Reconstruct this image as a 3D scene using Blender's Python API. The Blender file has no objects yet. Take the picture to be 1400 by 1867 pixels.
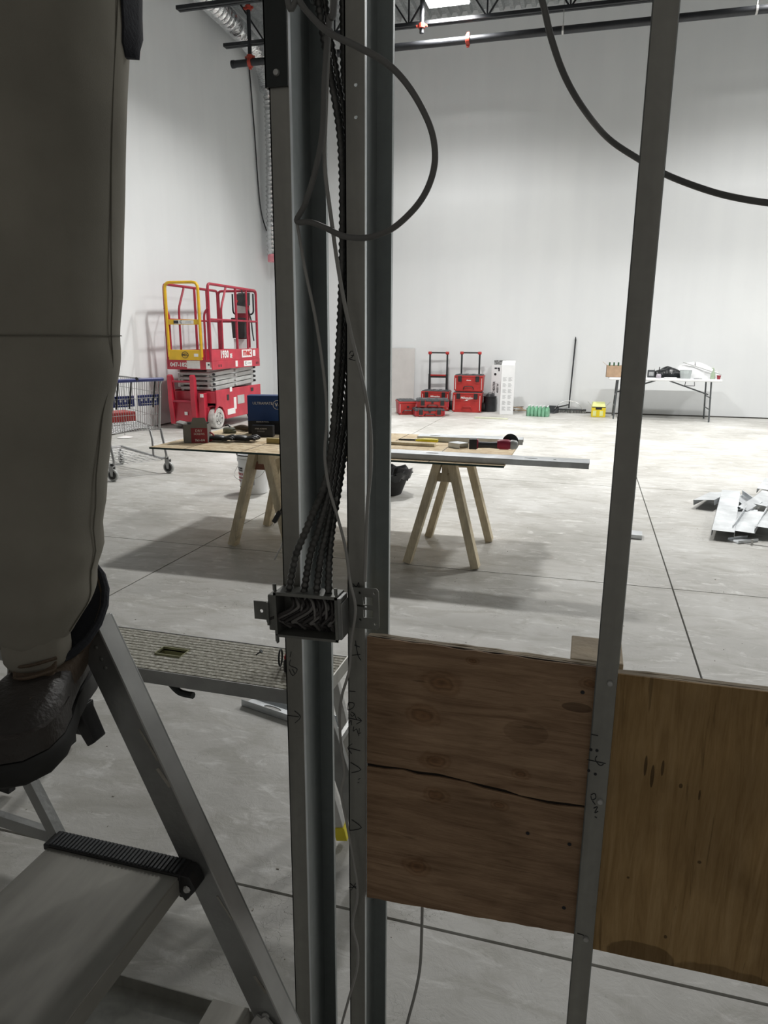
import bpy, bmesh, math, random
from mathutils import Vector, Matrix, Euler
random.seed(7)
S = bpy.context.scene
COL = S.collection
PI = math.pi
V = Vector
R = math.radians

# ------------------------------------------------------------------ camera
F = 1300.0; H = 1.42
PITCH, YAW, ROLL = R(13.8), R(15.7), R(0.37)
fwd = V((-math.sin(YAW) * math.cos(PITCH), math.cos(YAW) * math.cos(PITCH), -math.sin(PITCH)))
r0 = V((math.cos(YAW), math.sin(YAW), 0)); u0 = r0.cross(fwd)
rgt = r0 * math.cos(ROLL) + u0 * math.sin(ROLL); upv = rgt.cross(fwd)
EYE = V((0, 0, H))
cd = bpy.data.cameras.new('camera'); cam = bpy.data.objects.new('camera', cd); COL.objects.link(cam)
cd.sensor_fit = 'VERTICAL'; cd.sensor_height = 36; cd.lens = F / 1867 * 36; cd.clip_start = .02; cd.clip_end = 100
cam.matrix_world = Matrix(((rgt.x, upv.x, -fwd.x, 0), (rgt.y, upv.y, -fwd.y, 0), (rgt.z, upv.z, -fwd.z, H), (0, 0, 0, 1)))
S.camera = cam

def ray(px, py): return fwd + rgt * ((px - 700) / F) - upv * ((py - 933.5) / F)
def at(px, py, axis, val):            # photo measurement -> point of a world plane
    d = ray(px, py); return EYE + d * ((val - EYE[axis]) / d[axis])
def fl(px, py, z=0): return at(px, py, 2, z)
def dp(px, py, t): return EYE + ray(px, py) * t

# ------------------------------------------------------------------ light and exposure
w = bpy.data.worlds.new('dim_interior'); S.world = w; w.use_nodes = True
w.node_tree.nodes['Background'].inputs[0].default_value = (1, .965, .90, 1)
w.node_tree.nodes['Background'].inputs[1].default_value = .145
S.view_settings.view_transform = 'Standard'; S.view_settings.look = 'None'
S.view_settings.gamma = 1; S.view_settings.use_curve_mapping = False
S.view_settings.exposure = 0.0
LAMP_POWER = 240.0
LAMPS = [(-2.46, 12.1), (2.6, 12.1), (7.7, 12.1), (-2.46, 9.0), (2.6, 9.0), (7.7, 9.0)]
LAMP_Z = 6.42
for i, (lx, ly) in enumerate(LAMPS):
    ld = bpy.data.lights.new('high_bay_light', 'AREA'); ld.shape = 'RECTANGLE'; ld.size = .62; ld.size_y = .32
    ld.energy = LAMP_POWER * (.62 if ly > 11 else 1.0); ld.spread = R(142); ld.color = (1, .985, .96)
    lo = bpy.data.objects.new('high_bay_light', ld); COL.objects.link(lo); lo.location = (lx, ly, LAMP_Z - .075)

# ------------------------------------------------------------------ materials
def nt(name):
    m = bpy.data.materials.new(name); m.use_nodes = True
    return m, m.node_tree.nodes, m.node_tree.links, m.node_tree.nodes['Principled BSDF']
def mat(name, col, rough=.5, metal=0., var=.1, scale=6., stretch=(1, 1, 1), bump=0., bscale=60., col2=None, detail=4, emit=0, alpha=None, trans=0, coat=0, rvar=0.):
    m, N, L, P = nt(name)
    tc = N.new('ShaderNodeTexCoord'); mp = N.new('ShaderNodeMapping'); mp.inputs['Scale'].default_value = stretch
    L.new(tc.outputs['Object'], mp.inputs[0])
    no = N.new('ShaderNodeTexNoise'); no.inputs['Scale'].default_value = scale; no.inputs['Detail'].default_value = detail
    L.new(mp.outputs[0], no.inputs[0])
    rp = N.new('ShaderNodeValToRGB'); rp.color_ramp.elements[0].position = .3; rp.color_ramp.elements[1].position = .7
    a = [max(0, c * (1 - var)) for c in col]; b = list(col2) if col2 else [min(1, c * (1 + var)) for c in col]
    rp.color_ramp.elements[0].color = (*a, 1); rp.color_ramp.elements[1].color = (*b, 1)
    L.new(no.outputs['Fac'], rp.inputs[0]); L.new(rp.outputs[0], P.inputs['Base Color'])
    P.inputs['Roughness'].default_value = rough; P.inputs['Metallic'].default_value = metal
    if rvar:
        mr = N.new('ShaderNodeMapRange'); mr.inputs[3].default_value = rough - rvar; mr.inputs[4].default_value = rough + rvar
        L.new(no.outputs['Fac'], mr.inputs[0]); L.new(mr.outputs[0], P.inputs['Roughness'])
    if bump:
        n2 = N.new('ShaderNodeTexNoise'); n2.inputs['Scale'].default_value = bscale; L.new(mp.outputs[0], n2.inputs[0])
        bp = N.new('ShaderNodeBump'); bp.inputs['Strength'].default_value = bump; bp.inputs['Distance'].default_value = .01
        L.new(n2.outputs['Fac'], bp.inputs['Height']); L.new(bp.outputs[0], P.inputs['Normal'])
    if emit: P.inputs['Emission Color'].default_value = (1, 1, 1, 1); P.inputs['Emission Strength'].default_value = emit
    if trans: P.inputs['Transmission Weight'].default_value = trans
    if alpha is not None: P.inputs['Alpha'].default_value = alpha
    if coat: P.inputs['Coat Weight'].default_value = coat
    return m

def mixrgb(N, L, fac, a, b, mode='MIX'):
    n = N.new('ShaderNodeMix'); n.data_type = 'RGBA'; n.blend_type = mode
    for s, v in ((0, fac), (6, a), (7, b)):
        if hasattr(v, 'is_linked') or hasattr(v, 'links'): L.new(v, n.inputs[s])
        else: n.inputs[s].default_value = v
    return n.outputs[2]
def rampn(N, L, src, stops):
    r = N.new('ShaderNodeValToRGB'); e = r.color_ramp.elements
    while len(e) > 1: e.remove(e[-1])
    e[0].position = stops[0][0]; e[0].color = (*stops[0][1], 1)
    for p, c in stops[1:]:
        x = e.new(p); x.color = (*c, 1)
    L.new(src, r.inputs[0]); return r.outputs[0]
def noise(N, L, vec, scale, detail=4, dist=0, rough=.5):
    n = N.new('ShaderNodeTexNoise'); n.inputs['Scale'].default_value = scale; n.inputs['Detail'].default_value = detail
    n.inputs['Distortion'].default_value = dist; n.inputs['Roughness'].default_value = rough
    L.new(vec, n.inputs[0]); return n.outputs['Fac']
def mapping(N, L, scale=(1, 1, 1), loc=(0, 0, 0), rot=(0, 0, 0), kind='Object'):
    tc = N.new('ShaderNodeTexCoord'); mp = N.new('ShaderNodeMapping')
    mp.inputs['Scale'].default_value = scale; mp.inputs['Location'].default_value = loc; mp.inputs['Rotation'].default_value = rot
    L.new(tc.outputs[kind], mp.inputs[0]); return mp.outputs[0]
def math_(N, L, op, a, b=0.):
    n = N.new('ShaderNodeMath'); n.operation = op
    for i, v in enumerate((a, b)):
        if hasattr(v, 'links'): L.new(v, n.inputs[i])
        else: n.inputs[i].default_value = v
    return n.outputs[0]

def concrete():
    m, N, L, P = nt('dusty_concrete')
    v = mapping(N, L)
    base = rampn(N, L, noise(N, L, v, 1.1, 6, .4, .6), [(.3, (.36, .355, .33)), (.5, (.47, .465, .44)), (.68, (.58, .58, .56))])
    vs = mapping(N, L, (1, 2.4, 1))
    swirl = rampn(N, L, noise(N, L, vs, 3.2, 8, 1.2, .62), [(.38, (.80, .79, .76)), (.52, (1, 1, 1)), (.7, (1.0, 1.0, 1.0))])
    c = mixrgb(N, L, .8, base, swirl, 'MULTIPLY')
    dust = rampn(N, L, noise(N, L, vs, 5.5, 7, .9, .65), [(.56, (0, 0, 0)), (.68, (1, 1, 1))])
    c = mixrgb(N, L, math_(N, L, 'MULTIPLY', dust, .6), c, (.72, .72, .70, 1))
    # fine map cracks where the surface crazes
    vo = N.new('ShaderNodeTexVoronoi'); vo.feature = 'DISTANCE_TO_EDGE'; vo.inputs['Scale'].default_value = 22
    nn = N.new('ShaderNodeTexNoise'); nn.inputs['Scale'].default_value = 9; nn.inputs['Detail'].default_value = 5; L.new(v, nn.inputs[0])
    vv = N.new('ShaderNodeVectorMath'); vv.operation = 'MULTIPLY_ADD'; L.new(nn.outputs['Color'], vv.inputs[0]); vv.inputs[1].default_value = (.22, .22, .22); L.new(v, vv.inputs[2])
    L.new(vv.outputs[0], vo.inputs['Vector'])
    crack = rampn(N, L, vo.outputs['Distance'], [(.0, (1, 1, 1)), (.018, (0, 0, 0))])
    msk = rampn(N, L, noise(N, L, v, 2.6, 4, .5), [(.54, (0, 0, 0)), (.64, (1, 1, 1))])
    cm = math_(N, L, 'MULTIPLY', crack, msk)
    c = mixrgb(N, L, math_(N, L, 'MULTIPLY', cm, .7), c, (.16, .155, .14, 1))
    specks = rampn(N, L, noise(N, L, v, 55, 2), [(.70, (0, 0, 0)), (.74, (1, 1, 1))])
    c = mixrgb(N, L, math_(N, L, 'MULTIPLY', specks, .35), c, (.25, .24, .22, 1))
    L.new(c, P.inputs['Base Color'])
    P.inputs['Roughness'].default_value = .5; P.inputs['Specular IOR Level'].default_value = .45
    bp = N.new('ShaderNodeBump'); bp.inputs['Strength'].default_value = .25; bp.inputs['Distance'].default_value = .01
    hh = math_(N, L, 'SUBTRACT', noise(N, L, v, 14, 8, .6, .65), math_(N, L, 'MULTIPLY', cm, .5))
    L.new(hh, bp.inputs['Height']); L.new(bp.outputs[0], P.inputs['Normal'])
    return m

def plaster():
    m, N, L, P = nt('primed_drywall')
    v = mapping(N, L)
    c = rampn(N, L, noise(N, L, v, .5, 5, .3), [(.3, (.74, .76, .77)), (.7, (.80, .82, .825))])
    vs = mapping(N, L, (3, 3, .25))
    st = rampn(N, L, noise(N, L, vs, 1.2, 4), [(.35, (.965, .965, .97)), (.6, (1, 1, 1))])
    c = mixrgb(N, L, .7, c, st, 'MULTIPLY')
    L.new(c, P.inputs['Base Color']); P.inputs['Roughness'].default_value = .62
    return m

def galv(name, base=(.36, .37, .35), metal=.75, rough=.42, streak=(6, 6, .6), spangle=40):
    m, N, L, P = nt(name)
    v = mapping(N, L); vs = mapping(N, L, streak)
    a = tuple(x * .78 for x in base); b = tuple(min(1, x * 1.2) for x in base)
    c = rampn(N, L, noise(N, L, vs, 3, 6, .4), [(.3, a), (.55, base), (.75, b)])
    sp = rampn(N, L, noise(N, L, v, spangle, 2, .8), [(.35, (.9, .9, .9)), (.65, (1, 1, 1))])
    c = mixrgb(N, L, .7, c, sp, 'MULTIPLY')
    L.new(c, P.inputs['Base Color']); P.inputs['Metallic'].default_value = metal
    mr = N.new('ShaderNodeMapRange'); mr.inputs[3].default_value = rough - .1; mr.inputs[4].default_value = rough + .12
    L.new(noise(N, L, vs, 5, 5), mr.inputs[0]); L.new(mr.outputs[0], P.inputs['Roughness'])
    return m

def plywood_face(name, dark, mid, light, grain_axis, knots=(), stains=(), grain=1.):
    """veneer face: grain runs along grain_axis ('x' or 'z'); knots and stains are at object coordinates (x, z, radius)"""
    m, N, L, P = nt(name)
    sc = (1.4, 1, 16) if grain_axis == 'x' else (14, 1, 1.1)
    v = mapping(N, L); vg = mapping(N, L, sc)
    sep = N.new('ShaderNodeSeparateXYZ'); L.new(v, sep.inputs[0])
    g = noise(N, L, vg, 4.5, 8, 1.1, .6)
    c = rampn(N, L, g, [(.28, dark), (.48, mid), (.72, light)])
    fine = rampn(N, L, noise(N, L, mapping(N, L, tuple(s * 4 for s in sc)), 9, 3), [(.3, (.82, .8, .78)), (.6, (1, 1, 1))])
    c = mixrgb(N, L, .75 * grain, c, fine, 'MULTIPLY')
    blot = rampn(N, L, noise(N, L, v, 5.5, 5, .7), [(.32, (.62, .6, .58)), (.58, (1, 1, 1))])
    c = mixrgb(N, L, .8, c, blot, 'MULTIPLY')
    streaks = rampn(N, L, noise(N, L, mapping(N, L, tuple(s * 1.6 for s in sc), (3, 1, 2)), 5, 5, .5), [(.66, (0, 0, 0)), (.72, (1, 1, 1))])
    c = mixrgb(N, L, math_(N, L, 'MULTIPLY', streaks, .5), c, (*[d * .35 for d in dark], 1))
    nz = noise(N, L, v, 40, 4, .5)
    for kx, kz, kr in knots:
        dx = math_(N, L, 'MULTIPLY', math_(N, L, 'SUBTRACT', sep.outputs[0], kx), .62)
        dz = math_(N, L, 'SUBTRACT', sep.outputs[2], kz)
        d = math_(N, L, 'SQRT', math_(N, L, 'ADD', math_(N, L, 'MULTIPLY', dx, dx), math_(N, L, 'MULTIPLY', dz, dz)))
        d = math_(N, L, 'ADD', math_(N, L, 'DIVIDE', d, kr), math_(N, L, 'MULTIPLY', nz, .5))
        col = rampn(N, L, d, [(.25, (.45, .36, .3)), (.42, (.8, .64, .5)), (.52, (.5, .42, .36)), (.62, (.95, .88, .8)), (.74, (.75, .68, .62)), (.86, (1, 1, 1))])
        c = mixrgb(N, L, .75, c, col, 'MULTIPLY')
    for sx, sz, rx, rz, k in stains:
        dx = math_(N, L, 'DIVIDE', math_(N, L, 'SUBTRACT', sep.outputs[0], sx), rx)
        dz = math_(N, L, 'DIVIDE', math_(N, L, 'SUBTRACT', sep.outputs[2], sz), rz)
        d = math_(N, L, 'SQRT', math_(N, L, 'ADD', math_(N, L, 'MULTIPLY', dx, dx), math_(N, L, 'MULTIPLY', dz, dz)))
        d = math_(N, L, 'ADD', d, math_(N, L, 'MULTIPLY', noise(N, L, v, 14, 5), .6))
        s = rampn(N, L, d, [(.95, (k, k * .97, k * .95)), (1.2, (1, 1, 1))])
        c = mixrgb(N, L, 1., c, s, 'MULTIPLY')
    L.new(c, P.inputs['Base Color']); P.inputs['Roughness'].default_value = .7; P.inputs['Specular IOR Level'].default_value = .25
    bp = N.new('ShaderNodeBump'); bp.inputs['Strength'].default_value = .3; bp.inputs['Distance'].default_value = .004
    L.new(g, bp.inputs['Height']); L.new(bp.outputs[0], P.inputs['Normal'])
    return m

def osb():
    m, N, L, P = nt('oriented_strand_board')
    v = mapping(N, L, (1, 1, 1))
    vo = N.new('ShaderNodeTexVoronoi'); vo.inputs['Scale'].default_value = 22; vo.inputs['Randomness'].default_value = 1
    nn = N.new('ShaderNodeTexNoise'); nn.inputs['Scale'].default_value = 6; L.new(v, nn.inputs[0])
    vv = N.new('ShaderNodeVectorMath'); vv.operation = 'MULTIPLY_ADD'; L.new(nn.outputs['Color'], vv.inputs[0]); vv.inputs[1].default_value = (.3, .3, .3)
    L.new(mapping(N, L, (1, 2.6, 1), (0, 0, 0), (0, 0, .5)), vv.inputs[2]); L.new(vv.outputs[0], vo.inputs['Vector'])
    c = rampn(N, L, vo.outputs['Color'], [(.1, (.50, .36, .20)), (.45, (.66, .52, .33)), (.8, (.78, .66, .46))])
    L.new(c, P.inputs['Base Color']); P.inputs['Roughness'].default_value = .75
    return m

M = {}
M['concrete'] = concrete(); M['plaster'] = plaster(); M['osb'] = osb()
M['joint'] = mat('joint_sealant', (.10, .095, .085), .9)
M['galv'] = galv('galvanized_stud_steel', (.36, .357, .33))
M['galv_web'] = galv('galvanized_web_steel', (.40, .43, .43), .8, .34)
M['galv_dark'] = galv('dull_dark_steel', (.05, .055, .055), .7, .45)
M['galv_bright'] = galv('bright_zinc_sheet', (.66, .69, .71), .55, .38, (2, 2, 2), 25)
M['zinc_box'] = mat('zinc_box_steel', (.24, .245, .23), .45, .6, .2, 30)
M['alu'] = mat('scuffed_aluminium', (.33, .335, .33), .42, .65, .22, 9, bump=.08, bscale=90, rvar=.1)
M['alu_step'] = mat('scuffed_step_aluminium', (.34, .33, .295), .5, .4, .38, 5, (2.2, .5, 1), bump=.03, bscale=60, col2=(.47, .46, .42), detail=8, rvar=.1)
M['alu_light'] = mat('light_aluminium', (.55, .55, .54), .4, .5, .15, 12)
M['black'] = mat('black_plastic', (.02, .02, .021), .42, 0, .3, 20, bump=.05)
M['charcoal'] = mat('charcoal_plastic', (.055, .06, .065), .5, 0, .2, 14)
M['rubber'] = mat('black_rubber', (.018, .018, .018), .75, 0, .3, 25, bump=.1)
M['steel_black'] = mat('black_painted_steel', (.028, .03, .034), .45, .3, .25, 5)
M['deck'] = galv('galvanized_roof_deck', (.46, .48, .49), .5, .45)
M['red'] = mat('lift_red_paint', (.46, .022, .045), .42, 0, .18, 5, coat=.2)
M['red_rail'] = mat('dusty_red_tube_paint', (.34, .022, .045), .45, 0, .2, 9)
M['red_box'] = mat('red_plastic', (.42, .028, .025), .45, 0, .15, 9)
M['sprinkler_red'] = mat('orange_red_coupling', (.42, .05, .03), .5, 0, .15, 20)
M['yellow'] = mat('yellow_paint', (.72, .44, .02), .45, 0, .1, 8)
M['yellow_plastic'] = mat('yellow_plastic', (.85, .72, .03), .45, 0, .1, 12)
M['scissor'] = mat('grey_arm_paint', (.44, .45, .44), .45, .1, .12, 7)
M['tyre'] = mat('dusty_grey_tyre', (.46, .45, .43), .85, 0, .3, 12, bump=.3, bscale=40)
M['hub'] = mat('dusty_wheel_hub', (.30, .30, .29), .6, .2, .3, 20)
M['white'] = mat('white_plastic', (.80, .81, .82), .45, 0, .04, 6)
M['decal'] = mat('white_decal', (.78, .77, .76), .5, 0, .05, 30)
M['ink'] = mat('black_ink', (.015, .015, .02), .6, 0, .1, 30)
M['grey_ink'] = mat('grey_print', (.36, .37, .38), .6, 0, .2, 50)
M['red_ink'] = mat('red_print', (.5, .03, .03), .6, 0, .1, 30)
M['pine'] = plywood_face('pine_lumber', (.66, .56, .39), (.76, .67, .49), (.84, .76, .58), 'z', (), (), .5)
M['block'] = mat('end_grain_block', (.44, .36, .26), .8, 0, .2, 14, bump=.2)
M['cart_wire'] = mat('zinc_wire', (.38, .38, .38), .35, .8, .1, 12)
M['navy'] = mat('navy_plastic', (.02, .03, .17), .4, 0, .12, 14)
M['blue_card'] = mat('blue_printed_card', (.008, .05, .20), .45, 0, .12, 5)
M['card_black'] = mat('black_printed_card', (.012, .014, .02), .4, 0, .3, 9)
M['card_grey'] = mat('grey_printed_card', (.22, .215, .20), .6, 0, .12, 12)
M['card_red'] = mat('red_printed_card', (.30, .03, .045), .5, 0, .1, 12)
M['cardboard'] = mat('brown_cardboard', (.42, .29, .19), .8, 0, .1, 14)
M['pail'] = mat('white_pail', (.74, .75, .76), .4, 0, .05, 8)
M['bag_black'] = mat('black_bin_bag', (.012, .014, .016), .28, 0, .3, 12, bump=.5, bscale=25)
M['bag_white'] = mat('white_bag', (.72, .73, .74), .5, 0, .08, 12, bump=.4, bscale=14)
M['clear'] = mat('clear_plastic', (.75, .80, .80), .15, 0, .05, 9, trans=.6)
M['green_plastic'] = mat('green_clear_plastic', (.30, .62, .42), .2, 0, .25, 12, trans=.35)
M['pale_green'] = mat('pale_green_bottle', (.50, .62, .46), .25, 0, .1, 12, trans=.3)
M['foil'] = mat('crinkled_foil', (.72, .73, .74), .24, .9, .2, 14, bump=.9, bscale=28)
M['pink'] = mat('pink_tape', (.75, .28, .33), .6, 0, .12, 12)
M['trousers'] = mat('beige_grey_fleece', (.29, .272, .228), .95, 0, .14, 7, bump=.06, bscale=500)
M['hoodie'] = mat('dark_fleece', (.03, .032, .04), .95, 0, .14, 9, bump=.2, bscale=180)
M['skin'] = mat('skin', (.42, .24, .17), .55, 0, .08, 14)
M['hair'] = mat('dark_hair', (.03, .02, .015), .6, 0, .3, 60, bump=.5)
M['boot'] = mat('dark_boot_leather', (.035, .030, .027), .48, 0, .35, 16, bump=.2, bscale=120)
M['boot_tan'] = mat('brown_boot_suede', (.11, .078, .052), .8, 0, .3, 18, bump=.25, bscale=160)
M['sole'] = mat('black_boot_sole', (.018, .018, .017), .7, 0, .3, 20)
M['armor'] = mat('armoured_cable_steel', (.12, .12, .115), .38, .8, .3, 40)
M['cable_grey'] = mat('grey_cable_jacket', (.17, .17, .165), .55, 0, .08, 10)
M['cable_white'] = mat('off_white_cable_jacket', (.36, .355, .34), .5, 0, .08, 10)
M['wire_dark'] = mat('dark_conductor', (.055, .05, .05), .4, 0, .2, 20)
M['wire_grey'] = mat('grey_conductor', (.22, .21, .205), .4, 0, .2, 20)
M['lamp'] = mat('lit_lens', (1, 1, 1), .4, emit=9)
M['grit_a'] = mat('construction_grit', (.38, .36, .32), .9, 0, .4, 40)
M['pink_box'] = mat('magenta_tool_shell', (.36, .02, .06), .45, 0, .2, 12)
M['red_tarp'] = mat('red_glove_lining', (.40, .03, .05), .6, 0, .2, 12)
M['paint'] = mat('white_paint_smear', (.70, .70, .68), .6, 0, .1, 40)
def plank_mat():
    m, N, L, P = nt('gritty_plank_coating')
    v = mapping(N, L); vs = mapping(N, L, (2.2, 16, 1))
    c = rampn(N, L, noise(N, L, v, 90, 3, .4), [(.3, (.30, .29, .24)), (.5, (.50, .485, .42)), (.7, (.70, .69, .63))])
    L.new(c, P.inputs['Base Color']); P.inputs['Roughness'].default_value = .85
    bp = N.new('ShaderNodeBump'); bp.inputs['Strength'].default_value = .9; bp.inputs['Distance'].default_value = .006
    L.new(noise(N, L, v, 80, 4), bp.inputs['Height']); L.new(bp.outputs[0], P.inputs['Normal'])
    return m
M['plank'] = plank_mat()

# ------------------------------------------------------------------ mesh builder
class MB:
    def __init__(s): s.v = []; s.f = []
    def add(s, vs, fs):
        o = len(s.v); s.v += [tuple(v) for v in vs]; s.f += [tuple(i + o for i in f) for f in fs]; return s
    def box(s, x0, x1, y0, y1, z0, z1, mtx=None):
        vs = [V((x, y, z)) for z in (z0, z1) for y in (y0, y1) for x in (x0, x1)]
        if mtx: vs = [mtx @ v for v in vs]
        return s.add(vs, [(0, 2, 3, 1), (4, 5, 7, 6), (0, 1, 5, 4), (2, 6, 7, 3), (0, 4, 6, 2), (1, 3, 7, 5)])
    def hexa(s, b, t):      # bottom quad, top quad (same winding)
        return s.add(list(b) + list(t), [(3, 2, 1, 0), (4, 5, 6, 7), (0, 1, 5, 4), (1, 2, 6, 5), (2, 3, 7, 6), (3, 0, 4, 7)])
    def bar(s, p0, p1, w, h, up=(0, 0, 1)):     # rectangular bar, w sideways, h along up
        p0, p1 = V(p0), V(p1); d = (p1 - p0).normalized(); u = V(up)
        sd = d.cross(u)
        if sd.length < 1e-4: sd = d.cross(V((1, 0, 0)))
        sd.normalize(); u = sd.cross(d).normalized()
        q = lambda p: [p - sd * w / 2 - u * h / 2, p + sd * w / 2 - u * h / 2, p + sd * w / 2 + u * h / 2, p - sd * w / 2 + u * h / 2]
        return s.hexa(q(p0), q(p1))
    def prism(s, poly, o, ux, uy, uz):          # polygon extruded by vector uz
        o, ux, uy, uz = V(o), V(ux), V(uy), V(uz); n = len(poly)
        a = [o + ux * p[0] + uy * p[1] for p in poly]; b = [p + uz for p in a]
        return s.add(a + b, [tuple(range(n))[::-1], tuple(range(n, 2 * n))] + [(i, (i + 1) % n, n + (i + 1) % n, n + i) for i in range(n)])
    def tube(s, pts, r, n=8, caps=True, closed=False):
        pts = [V(p) for p in pts]; m = len(pts)
        rr = r if isinstance(r, (list, tuple)) else [r] * m
        vs = []; ref = None
        for i, p in enumerate(pts):
            if closed: t = pts[(i + 1) % m] - pts[i - 1]
            else: t = pts[min(i + 1, m - 1)] - pts[max(i - 1, 0)]
            t.normalize()
            if ref is None:
                ref = t.cross(V((0, 0, 1)) if abs(t.z) < .9 else V((1, 0, 0))).normalized()
            ref = (ref - t * ref.dot(t)).normalized(); b = t.cross(ref)
            q = rr[i]
            for k in range(n):
                a = 2 * PI * k / n; vs.append(p + ref * math.cos(a) * q + b * math.sin(a) * q)
        fs = []
        for i in range(m if closed else m - 1):
            for k in range(n):
                j = (i + 1) % m
                fs.append((i * n + k, i * n + (k + 1) % n, j * n + (k + 1) % n, j * n + k))
        if caps and not closed: fs += [tuple(range(n))[::-1], tuple(range((m - 1) * n, m * n))]
        return s.add(vs, fs)
    def lathe(s, prof, n=20, c=(0, 0, 0), axis='z'):
        vs = []
        for r, z in prof:
            for k in range(n):
                a = 2 * PI * k / n; x, y = r * math.cos(a), r * math.sin(a)
                p = {'z': (x, y, z), 'x': (z, x, y), 'y': (x, z, y)}[axis]
                vs.append((p[0] + c[0], p[1] + c[1], p[2] + c[2]))
        m = len(prof)
        fs = [(i * n + k, i * n + (k + 1) % n, (i + 1) * n + (k + 1) % n, (i + 1) * n + k) for i in range(m - 1) for k in range(n)]
        fs += [tuple(range(n))[::-1], tuple(range((m - 1) * n, m * n))]
        return s.add(vs, fs)
    def loft(s, rings, caps=True):
        n = len(rings[0]); m = len(rings); vs = [p for r in rings for p in r]
        fs = [(i * n + k, i * n + (k + 1) % n, (i + 1) * n + (k + 1) % n, (i + 1) * n + k) for i in range(m - 1) for k in range(n)]
        if caps: fs += [tuple(range(n))[::-1], tuple(range((m - 1) * n, m * n))]
        return s.add(vs, fs)
    def build(s, name, m, parent=None, smooth=False, bevel=0., sub=0, mw=None):
        me = bpy.data.meshes.new(name); me.from_pydata(s.v, [], s.f)
        bm = bmesh.new(); bm.from_mesh(me); bmesh.ops.recalc_face_normals(bm, faces=bm.faces)
        if smooth:
            for f in bm.faces: f.smooth = True
            for e in bm.edges:
                if len(e.link_faces) == 2 and e.calc_face_angle(0) > R(40): e.smooth = False
        bm.to_mesh(me); bm.free(); me.materials.append(m)
        o = bpy.data.objects.new(name, me); COL.objects.link(o)
        if parent: o.parent = parent
        if bevel:
            b = o.modifiers.new('edge', 'BEVEL'); b.width = bevel; b.segments = 2; b.limit_method = 'ANGLE'; b.angle_limit = R(50)
        if sub:
            b = o.modifiers.new('soft', 'SUBSURF'); b.levels = sub; b.render_levels = sub
        return o

def tag(o, label=None, cat=None, group=None, kind=None):
    if label: o['label'] = label
    if cat: o['category'] = cat
    if group: o['group'] = group
    if kind: o['kind'] = kind
    return o
def thing(name, label, cat, loc=(0, 0, 0), rz=0., group=None, rot=None):
    o = bpy.data.objects.new(name, None); o.empty_display_size = .1; COL.objects.link(o); o.location = loc
    o.rotation_euler = rot if rot else (0, 0, rz)
    return tag(o, label, cat, group)
def struct(name, mb, m, parent=None, **k):
    o = mb.build(name, m, parent, **k)
    if not parent: o['kind'] = 'structure'
    return o
def plate(name, outer, holes, th, m, mtx, parent=None):     # flat plate with real holes: 2D outlines, extruded
    cu = bpy.data.curves.new(name, 'CURVE'); cu.dimensions = '2D'; cu.fill_mode = 'BOTH'; cu.extrude = th / 2
    for poly in [outer] + holes:
        sp = cu.splines.new('POLY'); sp.points.add(len(poly) - 1)
        for i, p in enumerate(poly): sp.points[i].co = (p[0], p[1], 0, 1)
        sp.use_cyclic_u = True
    t = bpy.data.objects.new('t', cu); COL.objects.link(t)
    me = bpy.data.meshes.new_from_object(t.evaluated_get(bpy.context.evaluated_depsgraph_get()))
    bpy.data.objects.remove(t); bpy.data.curves.remove(cu)
    me.name = name; me.transform(mtx); me.materials.clear(); me.materials.append(m)
    o = bpy.data.objects.new(name, me); COL.objects.link(o)
    if parent: o.parent = parent
    return o
def circ(x, y, r, n=12): return [(x + r * math.cos(-2 * PI * i / n), y + r * math.sin(-2 * PI * i / n)) for i in range(n)]
def rect(x0, y0, x1, y1): return [(x0, y0), (x1, y0), (x1, y1), (x0, y1)]
FONT_CACHE = {}
def text(s, size, mtx, m, parent=None, name='lettering', sx=1., shear=0., bold=.0, align='CENTER'):
    cu = bpy.data.curves.new(name, 'FONT'); cu.body = s; cu.size = size; cu.align_x = align; cu.align_y = 'CENTER'
    cu.extrude = .0006; cu.shear = shear; cu.offset = bold; cu.resolution_u = 2
    t = bpy.data.objects.new('t', cu); COL.objects.link(t)
    me = bpy.data.meshes.new_from_object(t.evaluated_get(bpy.context.evaluated_depsgraph_get()))
    bpy.data.objects.remove(t); bpy.data.curves.remove(cu)
    me.name = name; me.transform(mtx @ Matrix.Diagonal((sx, 1, 1, 1))); me.materials.clear(); me.materials.append(m)
    o = bpy.data.objects.new(name, me); COL.objects.link(o)
    if parent: o.parent = parent
    return o
def face_mtx(origin, xdir, updir):        # plane frame: local x -> xdir, local y -> updir, z -> out of the plane
    x = V(xdir).normalized(); y = V(updir).normalized(); z = x.cross(y).normalized(); y = z.cross(x)
    o = V(origin)
    return Matrix(((x.x, y.x, z.x, o.x), (x.y, y.y, z.y, o.y), (x.z, y.z, z.z, o.z), (0, 0, 0, 1)))
def front(x, y, z): return face_mtx((x, y, z), (1, 0, 0), (0, 0, 1))       # reads from -y
def side(x, y, z): return face_mtx((x, y, z), (0, 1, 0), (0, 0, 1))        # on a +x face, reads from +x
def spline(pts, k=8):
    pts = [V(p) for p in pts]; out = []
    for i in range(len(pts) - 1):
        p0 = pts[max(i - 1, 0)]; p1 = pts[i]; p2 = pts[i + 1]; p3 = pts[min(i + 2, len(pts) - 1)]
        for j in range(k):
            t = j / k
            out.append(.5 * ((2 * p1) + (p2 - p0) * t + (2 * p0 - 5 * p1 + 4 * p2 - p3) * t * t + (3 * p1 - p0 - 3 * p2 + p3) * t ** 3))
    return out + [pts[-1]]
def copy_tree(o, parent=None):
    c = o.copy(); COL.objects.link(c); c.parent = parent
    for ch in list(o.children): copy_tree(ch, c)
    return c

# ================================================================== SETTING
XL, XR, YB, YF = -6.62, 12.6, 14.55, -1.5
ZC = 7.1
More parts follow.
